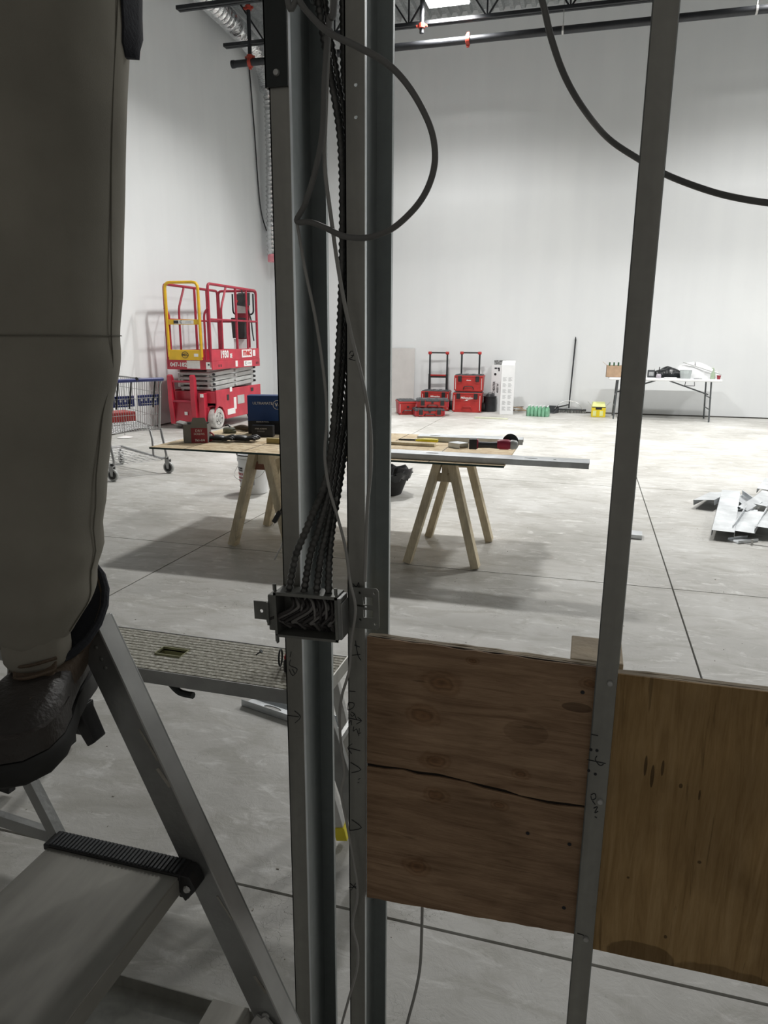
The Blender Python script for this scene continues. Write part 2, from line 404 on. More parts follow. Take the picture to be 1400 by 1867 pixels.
# floor: slabs separated by saw-cut joints over a dark base
fo = struct('floor', MB().box(XL - .3, XR + .3, YF, YB + .3, -.08, -.012), M['joint'])
xs = [XL - .3, -5.6, -2.5, .56, 3.6, 6.7, 9.8, XR + .3]; ys = [YF, 1.447, 4.25, 7.26, 10.3, 13.2, YB + .3]
for i in range(len(xs) - 1):
    for j in range(len(ys) - 1):
        g = .0045
        struct('slab', MB().box(xs[i] + g, xs[i + 1] - g, ys[j] + g, ys[j + 1] - g, -.07, 0), M['concrete'], fo)
struct('wall_back', MB().box(XL - .3, XR + .3, YB, YB + .2, .022, ZC + .15), M['plaster'])
struct('wall_left', MB().box(XL - .2, XL, YF, YB, .022, ZC + .15), M['plaster'])
struct('wall_right', MB().box(XR, XR + .2, YF, YB, .022, ZC + .15), M['plaster'])
struct('gap_shade_1', MB().box(XL, XR, YB + .012, YB + .19, 0, .022), M['joint'])  # dark strip painting the shade in the gap under the drywall
struct('gap_shade_2', MB().box(XL - .19, XL - .012, YF, YB, 0, .022), M['joint'])  # same painted gap shade along the left wall
# corrugated roof deck, flutes along y
prof = []; x = XL - .1; per = .19
while x < XR + .1:
    prof += [(x, 0), (x + .045, 0), (x + .07, .06), (x + .145, .06), (x + .17, 0)]; x += per
top = [(p[0], p[1] + .012) for p in prof][::-1]
n = len(prof); a = [(p[0], YF, ZC + p[1]) for p in prof] + [(p[0], YB, ZC + p[1]) for p in prof]
ce = MB(); ce.add(a, [(i, i + 1, n + i + 1, n + i) for i in range(n - 1)])
ce.box(XL - .2, XR + .2, YF, YB + .2, ZC + .08, ZC + .14)
struct('ceiling', ce, M['deck'])

# open-web roof joists
JY = [12.4, 10.93]
def joist(y, label, detailed, x0=-6.35, x1=XR - .2, zb=6.2, zt=ZC - .03):
    t = thing('roof_joist', label, 'joist', (0, y, 0), group='open-web roof joists under the deck')
    b = MB(); b.bar((x0, -.035, zb), (x1, -.035, zb), .05, .05); b.bar((x0, .035, zb), (x1, .035, zb), .05, .05)
    b.build('bottom_chord', M['steel_black'], t)
    b = MB(); b.bar((x0 - .15, -.035, zt - .03), (x1, -.035, zt - .03), .05, .06); b.bar((x0 - .15, .035, zt - .03), (x1, .035, zt - .03), .05, .06)
    b.build('top_chord', M['steel_black'], t)
    st = .62; k = 0; xx = x0 + .12
    joined = MB()
    while xx + st * 2 < x1:
        for p, q in (((xx, 0, zt), (xx + st, 0, zb)), ((xx + st, 0, zb), (xx + 2 * st, 0, zt)), ((xx + st, 0, zb), (xx + st, 0, zt))):
            if detailed and xx < 4.5: MB().bar(p, q, .024, .024, (0, 1, 0)).build('web_bar', M['steel_black'], t)
            else: joined.bar(p, q, .024, .024, (0, 1, 0))
        xx += 2 * st
    if joined.v: joined.build('web_bars', M['steel_black'], t)['kind'] = 'stuff'
    return t
joist(12.4, 'black open-web roof joist nearest the back wall, just above the sprinkler pipe', True)
joist(10.93, 'black open-web roof joist with its end tip at upper left, second from back wall', True)
for yy in (9.46, 8.0, 6.5, 5.0, 3.5):
    joist(yy, 'black open-web roof joist overhead, %s' % {9.46: 'third from the back wall', 8.0: 'fourth from the back wall', 6.5: 'fifth from the back wall', 5.0: 'sixth from the back wall', 3.5: 'nearest to the stud wall'}[yy], False)

# sprinkler main, couplings, drops
t = thing('sprinkler_pipe', 'long black sprinkler pipe hung in front of the back wall under the joist', 'pipe', (0, 12.36, 5.9))
MB().tube([(-6.2, 0, 0), (XR - .1, 0, 0)], .056, 14).build('pipe', M['steel_black'], t, smooth=True)
MB().lathe([(.062, 0), (.062, .05)], 14, (-6.21, 0, 0), 'x').build('end_cap', M['steel_black'], t, smooth=True)
for cx in (-2.17, -5.87):
    cp = MB().lathe([(.066, -.03), (.078, -.026), (.078, .026), (.066, .03)], 16, (cx, 0, 0), 'x'); cp.box(cx - .02, cx + .02, -.02, .02, -.1, .1)
    cp.build('coupling', M['sprinkler_red'], t, smooth=True)
for cx in (-.74, 1.9):
    h = MB(); h.tube([(cx, 0, .05), (cx, 0, .9)], .007, 6); h.lathe([(.062, -.014), (.062, .014)], 14, (cx, 0, 0), 'x'); h.build('hanger', M['alu_light'], t)
def branch(x, label, z0, z1, y=12.1, red=()):
    t = thing('sprinkler_drop', label, 'pipe', (x, y, z0))
    MB().tube([(0, 0, 0), (0, 0, z1 - z0)], .034, 10).build('drop_pipe', M['steel_black'], t, smooth=True)
    MB().tube([(0, 0, z1 - z0), (0, -4, z1 - z0)], .034, 10).build('branch_pipe', M['steel_black'], t, smooth=True)
    for rz in red:
        c = MB().lathe([(.045, rz - .035), (.055, rz - .03), (.055, rz + .03), (.045, rz + .035)], 12); c.box(-.085, .085, -.018, .018, rz - .015, rz + .015)
        c.build('coupling', M['sprinkler_red'], t)
    return t
branch(-5.87, 'black sprinkler riser with red couplings at the left corner of the ceiling', 5.96, 6.85, 12.36, (.02, .75))
branch(-2.86, 'black sprinkler drop with one red coupling beside the bright ceiling lamp', 5.98, 6.85, 12.15, (.1,))
branch(2.12, 'short black sprinkler drop with red coupling at the upper right', 6.2, 6.85, 12.15, (.1,))

# foil duct along the left wall and down the corner
t = thing('flexible_duct', 'silver foil flexible duct running along the left wall and down the corner', 'duct', (0, 0, 0))
pts = spline([(-6.2, 7.2, 6.62), (-6.18, 9.5, 6.6), (-6.2, 11.3, 6.58), (-6.22, 12.8, 6.52), (-6.27, 13.7, 6.4), (-6.36, 14.16, 6.05)], 40)
b = MB(); b.tube(pts, [.155 + (.012 if i % 3 == 0 else -.01) * (1 + .4 * random.random()) for i in range(len(pts))], 18)
b.build('upper_run', M['foil'], t, smooth=True)
pts = [V((-6.36 + .02 * math.sin(i * .05), 14.2, 6.1 - i * .0283)) for i in range(110)]
zb = pts[-1].z
b = MB(); b.tube(pts, [.118 + (.009 if i % 3 == 0 else -.008) * (1 + .6 * random.random()) for i in range(len(pts))], 16)
b.build('vertical_run', M['foil'], t, smooth=True)
MB().lathe([(.128, zb - .12), (.13, zb - .05), (.128, zb + .02)], 16, (-6.36, 14.2, 0)).build('end_band', M['pink'], t, smooth=True)
tag(MB().tube(spline([at(452, 95, 0, XL + .03), at(463, 230, 0, XL + .03), at(474, 372, 0, XL + .03), at(487, 424, 0, XL + .03)], 10), .012, 6).build('black_wall_line', M['steel_black']), 'thin black line running down the left wall beside the foil duct', 'cable')  # thin near-black tube laid along the left wall

# high bay lamps
def lamp(x, y, label):
    t = thing('high_bay_lamp', label, 'lamp', (x, y, LAMP_Z), group='rectangular high bay lamps')
    MB().box(-.33, .33, -.18, .18, -.05, .03).build('housing', M['white'], t, bevel=.01)
    MB().box(-.31, .31, -.16, .16, -.07, -.05).build('lens', M['lamp'], t)
    MB().tube([(-.25, 0, .03), (0, 0, .6), (.25, 0, .03)], .004, 5).build('hanger_wire', M['cart_wire'], t)
names = ['bright rectangular ceiling lamp at the top edge, left of the sagging dark cable', 'rectangular ceiling lamp over the folding table', 'rectangular ceiling lamp at the back right end of the hall',
         'rectangular ceiling lamp in front of the lift and tool boxes', 'rectangular ceiling lamp over the open floor on the right', 'rectangular ceiling lamp at the right end of the hall, nearer the stud wall']
for (lx, ly), nm in zip(LAMPS, names): lamp(lx, ly, nm)

# ================================================================== STUD WALL (foreground)
D = .95; DEP = .142; T = .0016
def cprofile(w, d, lip, t, flip=1):       # C section open to +x (flip=1): origin at front-left corner, y into depth
    p = [(w, 0), (0, 0), (0, d), (w, d), (w, d - lip), (w - t, d - lip), (w - t, d - t), (t, d - t), (t, t), (w - t, t), (w - t, lip), (w, lip)]
    return p
def stud(x, w, label, z1=3.35, flange_holes=(), mirror=False):
    t = thing('steel_stud', label, 'stud', (x, D, .002))
    k = -1 if mirror else 1; o = w if mirror else 0
    zz = (0, 0, z1)
    # web with knock-outs out of view is plain here; flanges are parts of the section
    MB().prism([(0, 0), (T, 0), (T, DEP), (0, DEP)], (o, 0, 0), (k, 0, 0), (0, 1, 0), zz).build('web', M['galv_web'], t)
    bf = MB(); bf.prism([(T, DEP - T), (w, DEP - T), (w, DEP), (T, DEP)], (o, 0, 0), (k, 0, 0), (0, 1, 0), zz)
    bf.prism([(w - T, DEP - .009), (w, DEP - .009), (w, DEP - T), (w - T, DEP - T)], (o, 0, 0), (k, 0, 0), (0, 1, 0), zz)
    bf.build('back_flange', M['galv_web'], t)
    hl = [circ((k * hx + o), hz, .0022) for hx, hz in flange_holes]
    fmx = face_mtx((0, T / 2, 0), (1, 0, 0), (0, 0, 1))
    out = rect(o if k == 1 else o - w, 0, o + w if k == 1 else o, z1)
    plate('front_flange', out, hl, T, M['galv'], fmx, t)
    MB().prism([(w - T, T), (w, T), (w, .009), (w - T, .009)], (o, 0, 0), (k, 0, 0), (0, 1, 0), zz).build('lip', M['galv_bright'], t)
    return t
def pxz(px, py, y=D): p = at(px, py, 1, y); return p.x, p.z
SL, SM, SR = -.4256, -.3225, .0385
s1 = stud(SL, .0275, 'left steel stud, with the wire-filled junction box and a black sleeve at its top')
hz = [pxz(646, 158)[1], pxz(646, 217)[1]]
s2 = stud(SM, .0268, 'middle steel stud covered in pencil marks and arrows, left of the cracked plywood', flange_holes=[(.015, hz[0]), (.015, hz[1])])
s3 = stud(SR, .0285, 'right steel stud between the two plywood boards, leaning close to the camera')
s3.rotation_euler = (0, 0, R(-4.5))
# dark sleeve over the top of the left stud
b = MB(); zs = pxz(505, 163)[1]
b.box(-.004, .0275, -.0035, -.0012, zs, 3.35); b.box(-.004, -.0022, -.0035, DEP * .6, zs, 3.35)
tag(b.build('sleeve', M['galv_dark'], s1), 'black steel sleeve lapped over the stud top')
def screw(parent, x, z, y=-.0005):
    s = MB().lathe([(.0005, -.0035), (.0035, -.003), (.0045, -.001), (.0045, 0)], 12, (x, y, z), 'y'); s.build('screw', M['alu_light'], parent, smooth=True)
screw(s1, .0125, pxz(510, 137)[1], -.0035)
for px, py in ((1112, 1247), (1094, 1462), (1068, 1712)):
    x, z = pxz(px, py); screw(s3, x - SR, z)
# paint smears on the web of the left stud
def smear(parent, pts, m=M['paint'], ox=0, x=T):
    b = MB(); b.prism(pts, (x, 0, 0), (0, 1, 0), (0, 0, 1), (.0005, 0, 0)); return b.build('paint_smear', m, parent)
z1, z2 = .585, .52
smear(s1, [(.028, .60), (.033, .615), (.038, .605), (.037, .56), (.034, .545), (.036, .53), (.034, .51), (.030, .525), (.031, .55), (.028, .57)])
# pencil and marker writing on the flanges: strokes laid on the steel
def strokes(parent, ox, lines, r=.0009, name='marker_stroke'):
    b = MB()
    for ln in lines:
        b = MB()
        pts = [pxz(*p) for p in ln]
        pp = [V((x - ox, -.0004, z)) for x, z in pts]
        if len(pp) > 2: pp = spline(pp, 3)
        for i in range(len(pp) - 1): b.bar(pp[i], pp[i + 1], r, .0006, (0, 1, 0))
        b.build(name, M['ink'], parent)
strokes(s1, SL, [[(524, 1306), (545, 1309)], [(537, 1298), (548, 1309), (538, 1320)], [(530, 1205), (528, 1215), (542, 1222), (534, 1234), (527, 1222)], [(529, 1200), (531, 1190)], [(533, 1222), (537, 1230)]])
strokes(s2, SM, [
    [(640, 1197), (657, 1195)], [(648, 1170), (652, 1195), (658, 1206)], [(646, 1178), (656, 1182)],
    [(635, 1283), (634, 1296), (644, 1292), (645, 1284), (636, 1283)], [(640, 1300), (646, 1304), (642, 1308), (639, 1303)], [(646, 1303), (650, 1314)],
    [(635, 1311), (659, 1316)], [(652, 1310), (659, 1316), (650, 1322)], [(637, 1320), (640, 1315), (641, 1324)], [(645, 1327), (644, 1335), (650, 1331), (652, 1338)], [(652, 1340), (658, 1338)], [(655, 1330), (654, 1344)],
    [(634, 1365), (657, 1371)], [(642, 1358), (634, 1365), (641, 1376)],
    [(639, 1392), (658, 1405), (641, 1411)], [(653, 1423), (657, 1421)], [(652, 1429), (655, 1428)],
    [(641, 1496), (659, 1511), (638, 1516)], [(636, 1262), (648, 1263)],
    [(638, 1612), (650, 1622)], [(650, 1610), (640, 1625)], [(636, 1620), (652, 1618)],
    [(637, 648), (640, 643), (645, 645), (642, 654), (636, 657), (648, 660)], [(640, 651), (645, 651)],
    [(643, 1066), (650, 1072), (654, 1064), (655, 1080)]])
strokes(s3, SR, [[(1070, 1387), (1104, 1393)], [(1088, 1380), (1085, 1386), (1090, 1394), (1095, 1397), (1100, 1394)], [(1078, 1341), (1090, 1343)],
                 [(1077, 1451), (1084, 1448), (1086, 1456), (1079, 1460), (1077, 1453)], [(1080, 1462), (1085, 1468)], [(1082, 1475), (1089, 1472), (1084, 1483), (1090, 1480)], [(1084, 1490), (1088, 1492)],
                 [(1052, 1703), (1064, 1706)]], .0011)
for px, py in ((1077, 1369), (1088, 1370), (1073, 1407), (1085, 1413)):
    x, z = pxz(px, py); MB().lathe([(.0022, -.0006), (.0022, .0002)], 10, (x - SR, 0, z), 'y').build('screw_hole', M['ink'], s3)
# tracks the studs stand in and run up to
t = thing('floor_track', 'dusty steel floor track holding the studs, running left past the ladder foot', 'track', (0, 0, 0))
b = MB(); b.box(-1.6, .9, D - .003, D + DEP + .003, .0, .0015); b.box(-1.6, .9, D + DEP + .0005, D + DEP + .003, .0015, .032); b.box(-1.6, .9, D - .003, D - .0012, .0015, .032)
b.build('channel', M['galv'], t)
t = thing('top_track', 'steel head track closing the tops of the studs above the frame', 'track', (0, 0, 0))
b = MB(); b.box(-1.6, .9, D - .006, D + DEP + .006, 3.352, 3.354); b.box(-1.6, .9, D + DEP + .004, D + DEP + .006, 3.30, 3.352); b.box(-1.6, .9, D - .0075, D - .006, 3.30, 3.352)
b.build('channel', M['galv'], t)

# plywood blocking
def polyboard(parent, pts2, y0, y1, m, name):
    b = MB(); b.prism(pts2, (0, y0, 0), (1, 0, 0), (0, 0, 1), (0, y1 - y0, 0)); return b.build(name, m, parent)
def wobble(a, b, n, amp):
    return [(a[0] + (b[0] - a[0]) * i / n + random.uniform(-amp, amp), a[1] + (b[1] - a[1]) * i / n + random.uniform(-amp, amp)) for i in range(1, n)]
PY = D + .006
P = lambda px, py: pxz(px, py, PY)
kn = [P(805, 1245) + (.035,), P(772, 1305) + (.032,), P(792, 1387) + (.028,), P(760, 1580) + (.030,), P(950, 1412) + (.018,), P(910, 1468) + (.016,), P(795, 1450) + (.026,), P(1075, 1247) + (.018,), P(862, 1205) + (.012,)]
M['ply1'] = plywood_face('weathered_knotty_veneer', (.24, .145, .085), (.36, .235, .145), (.48, .325, .205), 'x', kn, [P(960, 1335) + (.05, .03, .78), P(1050, 1290) + (.035, .012, .5)])
M['ply2'] = plywood_face('golden_veneer', (.30, .185, .075), (.41, .265, .115), (.50, .34, .165), 'z', (), [P(1165, 1745) + (.07, .035, .55), P(1330, 1800) + (.13, .05, .62)] + [P(px, py) + (rx, rz, .35) for px, py, rx, rz in ((1177, 1395, .003, .024), (1189, 1415, .0035, .026), (1208, 1400, .003, .018), (1241, 1433, .004, .006), (1275, 1450, .002, .012), (1275, 1572, .004, .004), (1213, 1708, .003, .004), (1145, 1600, .003, .003))], .7)
M['ply_edge'] = mat('pale_veneer_edge', (.40, .33, .24), .8, 0, .25, 3, (3, 3, 60))
M['crack_shade'] = mat('crack_shade_backing', (.02, .014, .01), .9)  # near-black colour for the shaded inside of the crack
t = thing('plywood_panel', 'dark knotty plywood panel with a black crack across its middle, between middle and right studs', 'plywood', (0, 0, 0))
XA = SM + .0285; tl, tr, brr, bl = P(665, 1160), P(1078, 1216), P(1042, 1702), P(665, 1635)
tl = (XA, tl[1]); bl = (XA, bl[1]); tr = (.0405, tr[1]); brr = (.0405, brr[1])
crk = [(XA, P(665, 1393)[1])] + [P(*p) for p in ((700, 1400), (735, 1402), (760, 1409), (800, 1414), (850, 1425), (880, 1434), (920, 1443), (950, 1452), (1000, 1464), (1035, 1467))] + [(.0405, P(1062, 1470)[1])]
up = [tl] + wobble(tl, tr, 14, .0012) + [tr] + [(x, z + .0026 + .0012 * math.sin(i * 2.2)) for i, (x, z) in list(enumerate(crk))[::-1]]
lo = [(x, z - .0026 - .0010 * math.cos(i * 1.9)) for i, (x, z) in enumerate(crk)] + [brr] + wobble(brr, bl, 18, .0012) + [bl]
polyboard(t, up, PY, PY + .003, M['ply1'], 'upper_face_veneer'); polyboard(t, lo, PY, PY + .003, M['ply1'], 'lower_face_veneer')
inset = .0004
full = [tl] + wobble(tl, tr, 10, .0006) + [tr, brr] + wobble(brr, bl, 10, .0006) + [bl]
polyboard(t, full, PY + .003, PY + .0045, M['crack_shade'], 'crack_shade_ply')  # backing layer blocks light; the crack's shade is put into its colour
for k in range(3):
    polyboard(t, [(tl[0], tl[1] + random.uniform(-.002, .001))] + wobble(tl, tr, 14, .0009) + [tr, brr] + wobble(brr, bl, 12, .0007) + [bl], PY + .0045 + k * .0045, PY + .009 + k * .0045 - .0006, M['ply_edge'], 'ply')
def nail(parent, px, py, r=.003):
    x, z = P(px, py); MB().lathe([(r, -.0006), (r * .9, .0002)], 9, (x, PY, z), 'y').build('nail_hole', M['ink'], parent)
for q in ((1038, 1539), (1028, 1655), (962, 1519), (1062, 1262)): nail(t, *q)
t2 = thing('plywood_panel', 'lighter golden plywood panel with a damp stain along its bottom, right of the right stud', 'plywood', (0, 0, 0))
XB = SR + .0295; XC = .47
a, b_, c_, d_ = P(1122, 1228), P(1400, 1262), P(1400, 1800), P(1080, 1730)
ext = lambda p, q, x: (x, p[1] + (q[1] - p[1]) * (x - p[0]) / (q[0] - p[0]))
A = ext(a, b_, XB); Bq = ext(a, b_, XC); Cq = ext(d_, c_, XC); Dq = ext(d_, c_, XB)
polyboard(t2, [A] + wobble(A, Bq, 8, .0006) + [Bq, Cq] + wobble(Cq, Dq, 8, .0006) + [Dq], PY, PY + .003, M['ply2'], 'face_veneer')
for k in range(3):
    polyboard(t2, [(A[0], A[1] - .0008 * k)] + wobble(A, Bq, 10, .0008) + [Bq, Cq] + wobble(Cq, Dq, 8, .0006) + [Dq], PY + .003 + k * .005, PY + .0078 + k * .005, M['ply_edge'], 'ply')
# end stud carrying the far end of the golden panel, out of frame
# wood block behind the right stud
wx0 = at(1040, 1200, 1, .99).x; wx1 = at(1133, 1215, 1, .99).x; wz = at(1040, 1197, 1, D + DEP + .006).z; wy = D + DEP - .0006
bkx = at(1060, 1197, 1, wy).x
tag(MB().box(at(1040, 1197, 1, wy).x, at(1137, 1210, 1, wy).x, wy, fl(1045, 1158, wz).y, wz - .09, wz).build('wood_block', M['block'], None, bevel=.002), 'rough short wooden block behind the right stud, above the plywood edges', 'wood block')

# ================================================================== JUNCTION BOX AND CABLES
BY = D - .036
def Bx(px, py): return pxz(px, py, BY)
bx0, bz1 = Bx(501, 1079); bx1, bz0 = Bx(616, 1172)
t = thing('junction_box', 'square steel junction box full of folded wires clipped to the left stud', 'junction box', ((bx0 + bx1) / 2, BY, bz0))
t.rotation_euler = (0, R(-1.5), 0)
hw = (bx1 - bx0) / 2; hh = bz1 - bz0; dd = .034
MB().box(-hw, hw, dd - .0015, dd, 0, hh).build('back_plate', M['zinc_box'], t)
for nm, bb in (('side_wall', (-hw, -hw + .0018, 0, dd, 0, hh)), ('side_wall', (hw - .0018, hw, 0, dd, 0, hh)), ('bottom_wall', (-hw, hw, 0, dd, 0, .0018)), ('top_wall', (-hw, hw, 0, dd, hh - .0018, hh))):
    MB().box(*bb).build(nm, M['zinc_box'], t, bevel=.0006)
# rim lip and ears
rm = MB(); rm.box(-hw - .001, hw + .001, -.001, .0008, hh - .004, hh + .001); rm.box(-hw - .001, hw + .001, -.001, .0008, -.001, .003)
rm.box(-hw - .001, -hw + .003, -.001, .0008, 0, hh); rm.box(hw - .003, hw + .001, -.001, .0008, 0, hh); rm.build('rim', M['zinc_box'], t)
for sx, sz in ((-hw, hh), (hw - .002, hh), (-hw, -.012)):
    b = MB(); b.box(sx, sx + .002, .0, .006, sz, sz + .012); b.tube([(sx + .001, -.001, sz + .004), (sx + .001, -.001, sz + .014)], .0018, 6); b.build('cover_screw', M['zinc_box'], t)
MB().box(-hw - .013, -hw, .004, .03, .006, hh - .006).build('side_bracket', M['zinc_box'], t, bevel=.002)
plate('left_tab', rect(-.015, -.0145, .013, .0145), [circ(-.003, -.001, .0028)], .0016, M['zinc_box'], front(-hw - .0225, .008, hh * .52), t)
MB().box(-hw - .0135, -hw - .0105, .0, .012, hh * .52 - .02, hh * .52 + .016).build('tab_fold', M['zinc_box'], t)
cb = MB(); cb.box(hw, hw + .0065, .0, .03, .003, hh - .002); cb.box(hw + .0065, hw + .009, -.002, .026, .006, hh - .008); cb.build('clip_plate', M['alu'], t, bevel=.001)
# perforated bracket reaching to the middle stud
bw = pxz(693, 1100, D - .005)[0]; ox = (bx0 + bx1) / 2
x0 = hw + .009; x1 = bw - ox
plate('mounting_bracket', [(x0, .012), (x1 - .003, .012), (x1, .016), (x1, .072), (x1 - .003, .076), (x0, .076)],
      [circ(x0 + .017, .068, .002), circ(x0 + .017, .026, .002), circ(x1 - .006, .069, .002), circ(x1 - .006, .021, .002),
       [(x1 - .024, .030), (x1 - .009, .030), (x1 - .009, .042), (x1 - .024, .042)][::-1], [(x1 - .024, .050), (x1 - .009, .050), (x1 - .009, .062), (x1 - .024, .062)][::-1], [(x0 + .010, .047), (x0 + .028, .045), (x0 + .028, .048), (x0 + .010, .050)][::-1]],
      .0014, M['zinc_box'], front(0, .0295, 0), t)
# folded conductors inside the box
def arcw(pts, r, m, nm='conductor'):
    MB().tube(spline(pts, 8), r, 8).build(nm, m, t, smooth=True)
for i in range(11):
    u = -hw + .012 + i * .0078; m_ = M['wire_grey'] if i % 3 == 1 else M['wire_dark']
    k = .006 + .003 * (i % 3)
    arcw([(u - .004, .026, hh - .004), (u + .014, .010, hh - .014 - .004 * (i % 2)), (u + .010, k, hh * .6), (u - .006 - .02 * (1 - i / 11), k, hh * .32), (u - .018 * (1 - i / 14), .012, .016 + .004 * (i % 3)), (u - .006, .024, .006)], .0026, m_)
for i in range(4):
    arcw([(-.004 + .011 * i, .024, .02), (.012 + .009 * i, .006, hh * .45), (.01 + .010 * i, .006, hh * .8), (-.004 + .012 * i, .014, hh * .88), (-.010 + .012 * i, .009, hh * .55), (-.006 + .010 * i, .02, .022)], .0019, M['wire_dark'] if i % 2 else M['wire_grey'])
for sx in (-.02, .03):
    MB().lathe([(.003, -.001), (.0035, .0), (.0025, .001)], 8, (sx, .030, .006), 'y').build('ground_screw', M['alu_light'], t)

# armoured cables: ridged spiral jacket
def armored(pts, label, r=.0061):
    pts = [pts[0] + V((-.01, 0, .9))] + pts
    sp = spline(pts, 14); L = [0]
    for i in range(len(sp) - 1): L.append(L[-1] + (sp[i + 1] - sp[i]).length)
    tot = L[-1]; n = int(tot / .0023); out = []; j = 0
    for i in range(n + 1):
        s = tot * i / n
        while j < len(L) - 2 and L[j + 1] < s: j += 1
        out.append(sp[j].lerp(sp[j + 1], (s - L[j]) / max(1e-6, L[j + 1] - L[j])))
    o = MB().tube(out, [r * (1.0 if i % 4 in (0, 1) else .78) for i in range(len(out))], 9).build('armoured_cable', M['armor'], None, smooth=True)
    return tag(o, label, 'cable', 'armoured cables feeding the junction box')
def wpt(px, py, y): return at(px, py, 1, y)
armored([wpt(566, -160, 1.02), wpt(580, 0, 1.0), wpt(600, 120, .99), wpt(622, 260, .99), wpt(625, 450, .98), wpt(618, 640, .97), wpt(600, 850, .95), wpt(565, 950, .935), wpt(540, 1010, .925), wpt(526, 1082, .925)], 'armoured cable entering the leftmost hole on top of the junction box')
armored([wpt(574, -160, 1.035), wpt(590, 0, 1.015), wpt(610, 120, 1.005), wpt(631, 260, 1.0), wpt(633, 450, .995), wpt(627, 640, .985), wpt(606, 850, .962), wpt(585, 950, .945), wpt(566, 1010, .935), wpt(554, 1082, .93)], 'armoured cable entering the junction box second from the left')
armored([wpt(630, -160, 1.05), wpt(626, 0, 1.04), wpt(628, 150, 1.035), wpt(632, 330, 1.03), wpt(638, 520, 1.02), wpt(636, 700, 1.0), wpt(613, 860, .98), wpt(596, 960, .958), wpt(584, 1020, .94), wpt(577, 1082, .93)], 'armoured cable entering the junction box third from the left')
armored([wpt(638, -160, 1.065), wpt(632, 0, 1.06), wpt(634, 150, 1.055), wpt(638, 330, 1.05), wpt(644, 520, 1.04), wpt(643, 700, 1.02), wpt(622, 860, 1.0), wpt(606, 960, .97), wpt(600, 1020, .95), wpt(599, 1082, .93)], 'armoured cable entering the rightmost hole on top of the junction box')
def cable(pts, r, label, m, k=10):
    return tag(MB().tube(spline(pts, k), r, 10).build('loose_cable', m, None, smooth=True), label, 'cable')
q = lambda lst, y: [wpt(a, b, y if not isinstance(y, list) else y[i]) for i, (a, b) in enumerate(lst)]
cable(q([(500, -900), (520, -60), (545, 0), (575, 38), (604, 62), (650, 84), (700, 112), (735, 145), (765, 190), (787, 240), (793, 290), (783, 335), (760, 375), (722, 412), (690, 428), (660, 434), (625, 430), (590, 414), (565, 405), (541, 403), (556, 372), (575, 310), (588, 240), (592, 140), (600, 40), (612, -60), (620, -900)],
        [.95, .90, .90, .89, .88, .87, .865, .86, .86, .86, .86, .86, .86, .87, .88, .89, .90, .91, .92, .925, .92, .915, .905, .9, .9, .9, .95]), .0037, 'grey cable bent in a big loop across the middle stud', M['cable_grey'])
cable(q([(606, -900), (606, -60), (600, 60), (594, 200), (592, 300), (604, 400), (620, 510), (640, 610), (662, 700), (675, 780), (676, 850), (670, 920), (667, 1000), (665, 1060)], [.95, .93, .925, .92, .92, .92, .925, .93, .93, .935, .938, .94, .943, .945]), .0026, 'thin pale cable bowing over the middle stud above the bracket', M['cable_white'])
cable(q([(541, 403), (556, 490), (575, 580), (590, 680), (596, 760), (592, 830), (600, 890), (616, 945), (630, 1000), (638, 1060), (648, 1110), (640, 1170), (637, 1220), (623, 1270), (619, 1310), (622, 1360), (628, 1410), (622, 1445), (632, 1500), (645, 1570), (652, 1630), (643, 1685), (652, 1730), (650, 1770), (636, 1820), (620, 1880), (612, 1930)],
        [.925, .925, .925, .925, .925, .925, .925, .925, .925, .925, .925, .93, .93, .935, .935, .935, .935, .935, .935, .935, .935, .935, .93, .92, .91, .9, .89]), .0021, 'thin white cable hanging down past the junction box to the floor', M['cable_white'])
cable(q([(900, -700), (935, -220), (960, -80), (988, 0), (1005, 70), (1030, 140), (1065, 200), (1110, 253), (1166, 291), (1218, 320), (1290, 347), (1350, 362), (1420, 372), (1520, 380), (1900, 330)], [1.0, 1.0, 1.0, 1.0, 1.0, 1.02, 1.06, 1.12, 1.12, 1.1, 1.08, 1.06, 1.05, 1.05, 1.05]), .0042, 'dark grey cable sagging behind the right stud at the upper right', M['cable_grey'])
cable(q([(770, 1640), (769, 1690), (766, 1760), (757, 1810), (742, 1867), (728, 1930)], [1.07, 1.07, 1.07, 1.06, 1.05, 1.04]), .0028, 'short pale cable hanging below the cracked plywood panel', M['cable_white'])
b = MB(); b.tube([wpt(600, 909, .96), wpt(613, 909, .955)], .0016, 6); b.lathe([(.004, 0), (.004, .0015)], 8, wpt(613, 909, .955), 'x')
tag(b.build('tie_clip', M['zinc_box']), 'small steel clip poking out of the cable bundle', 'clip')

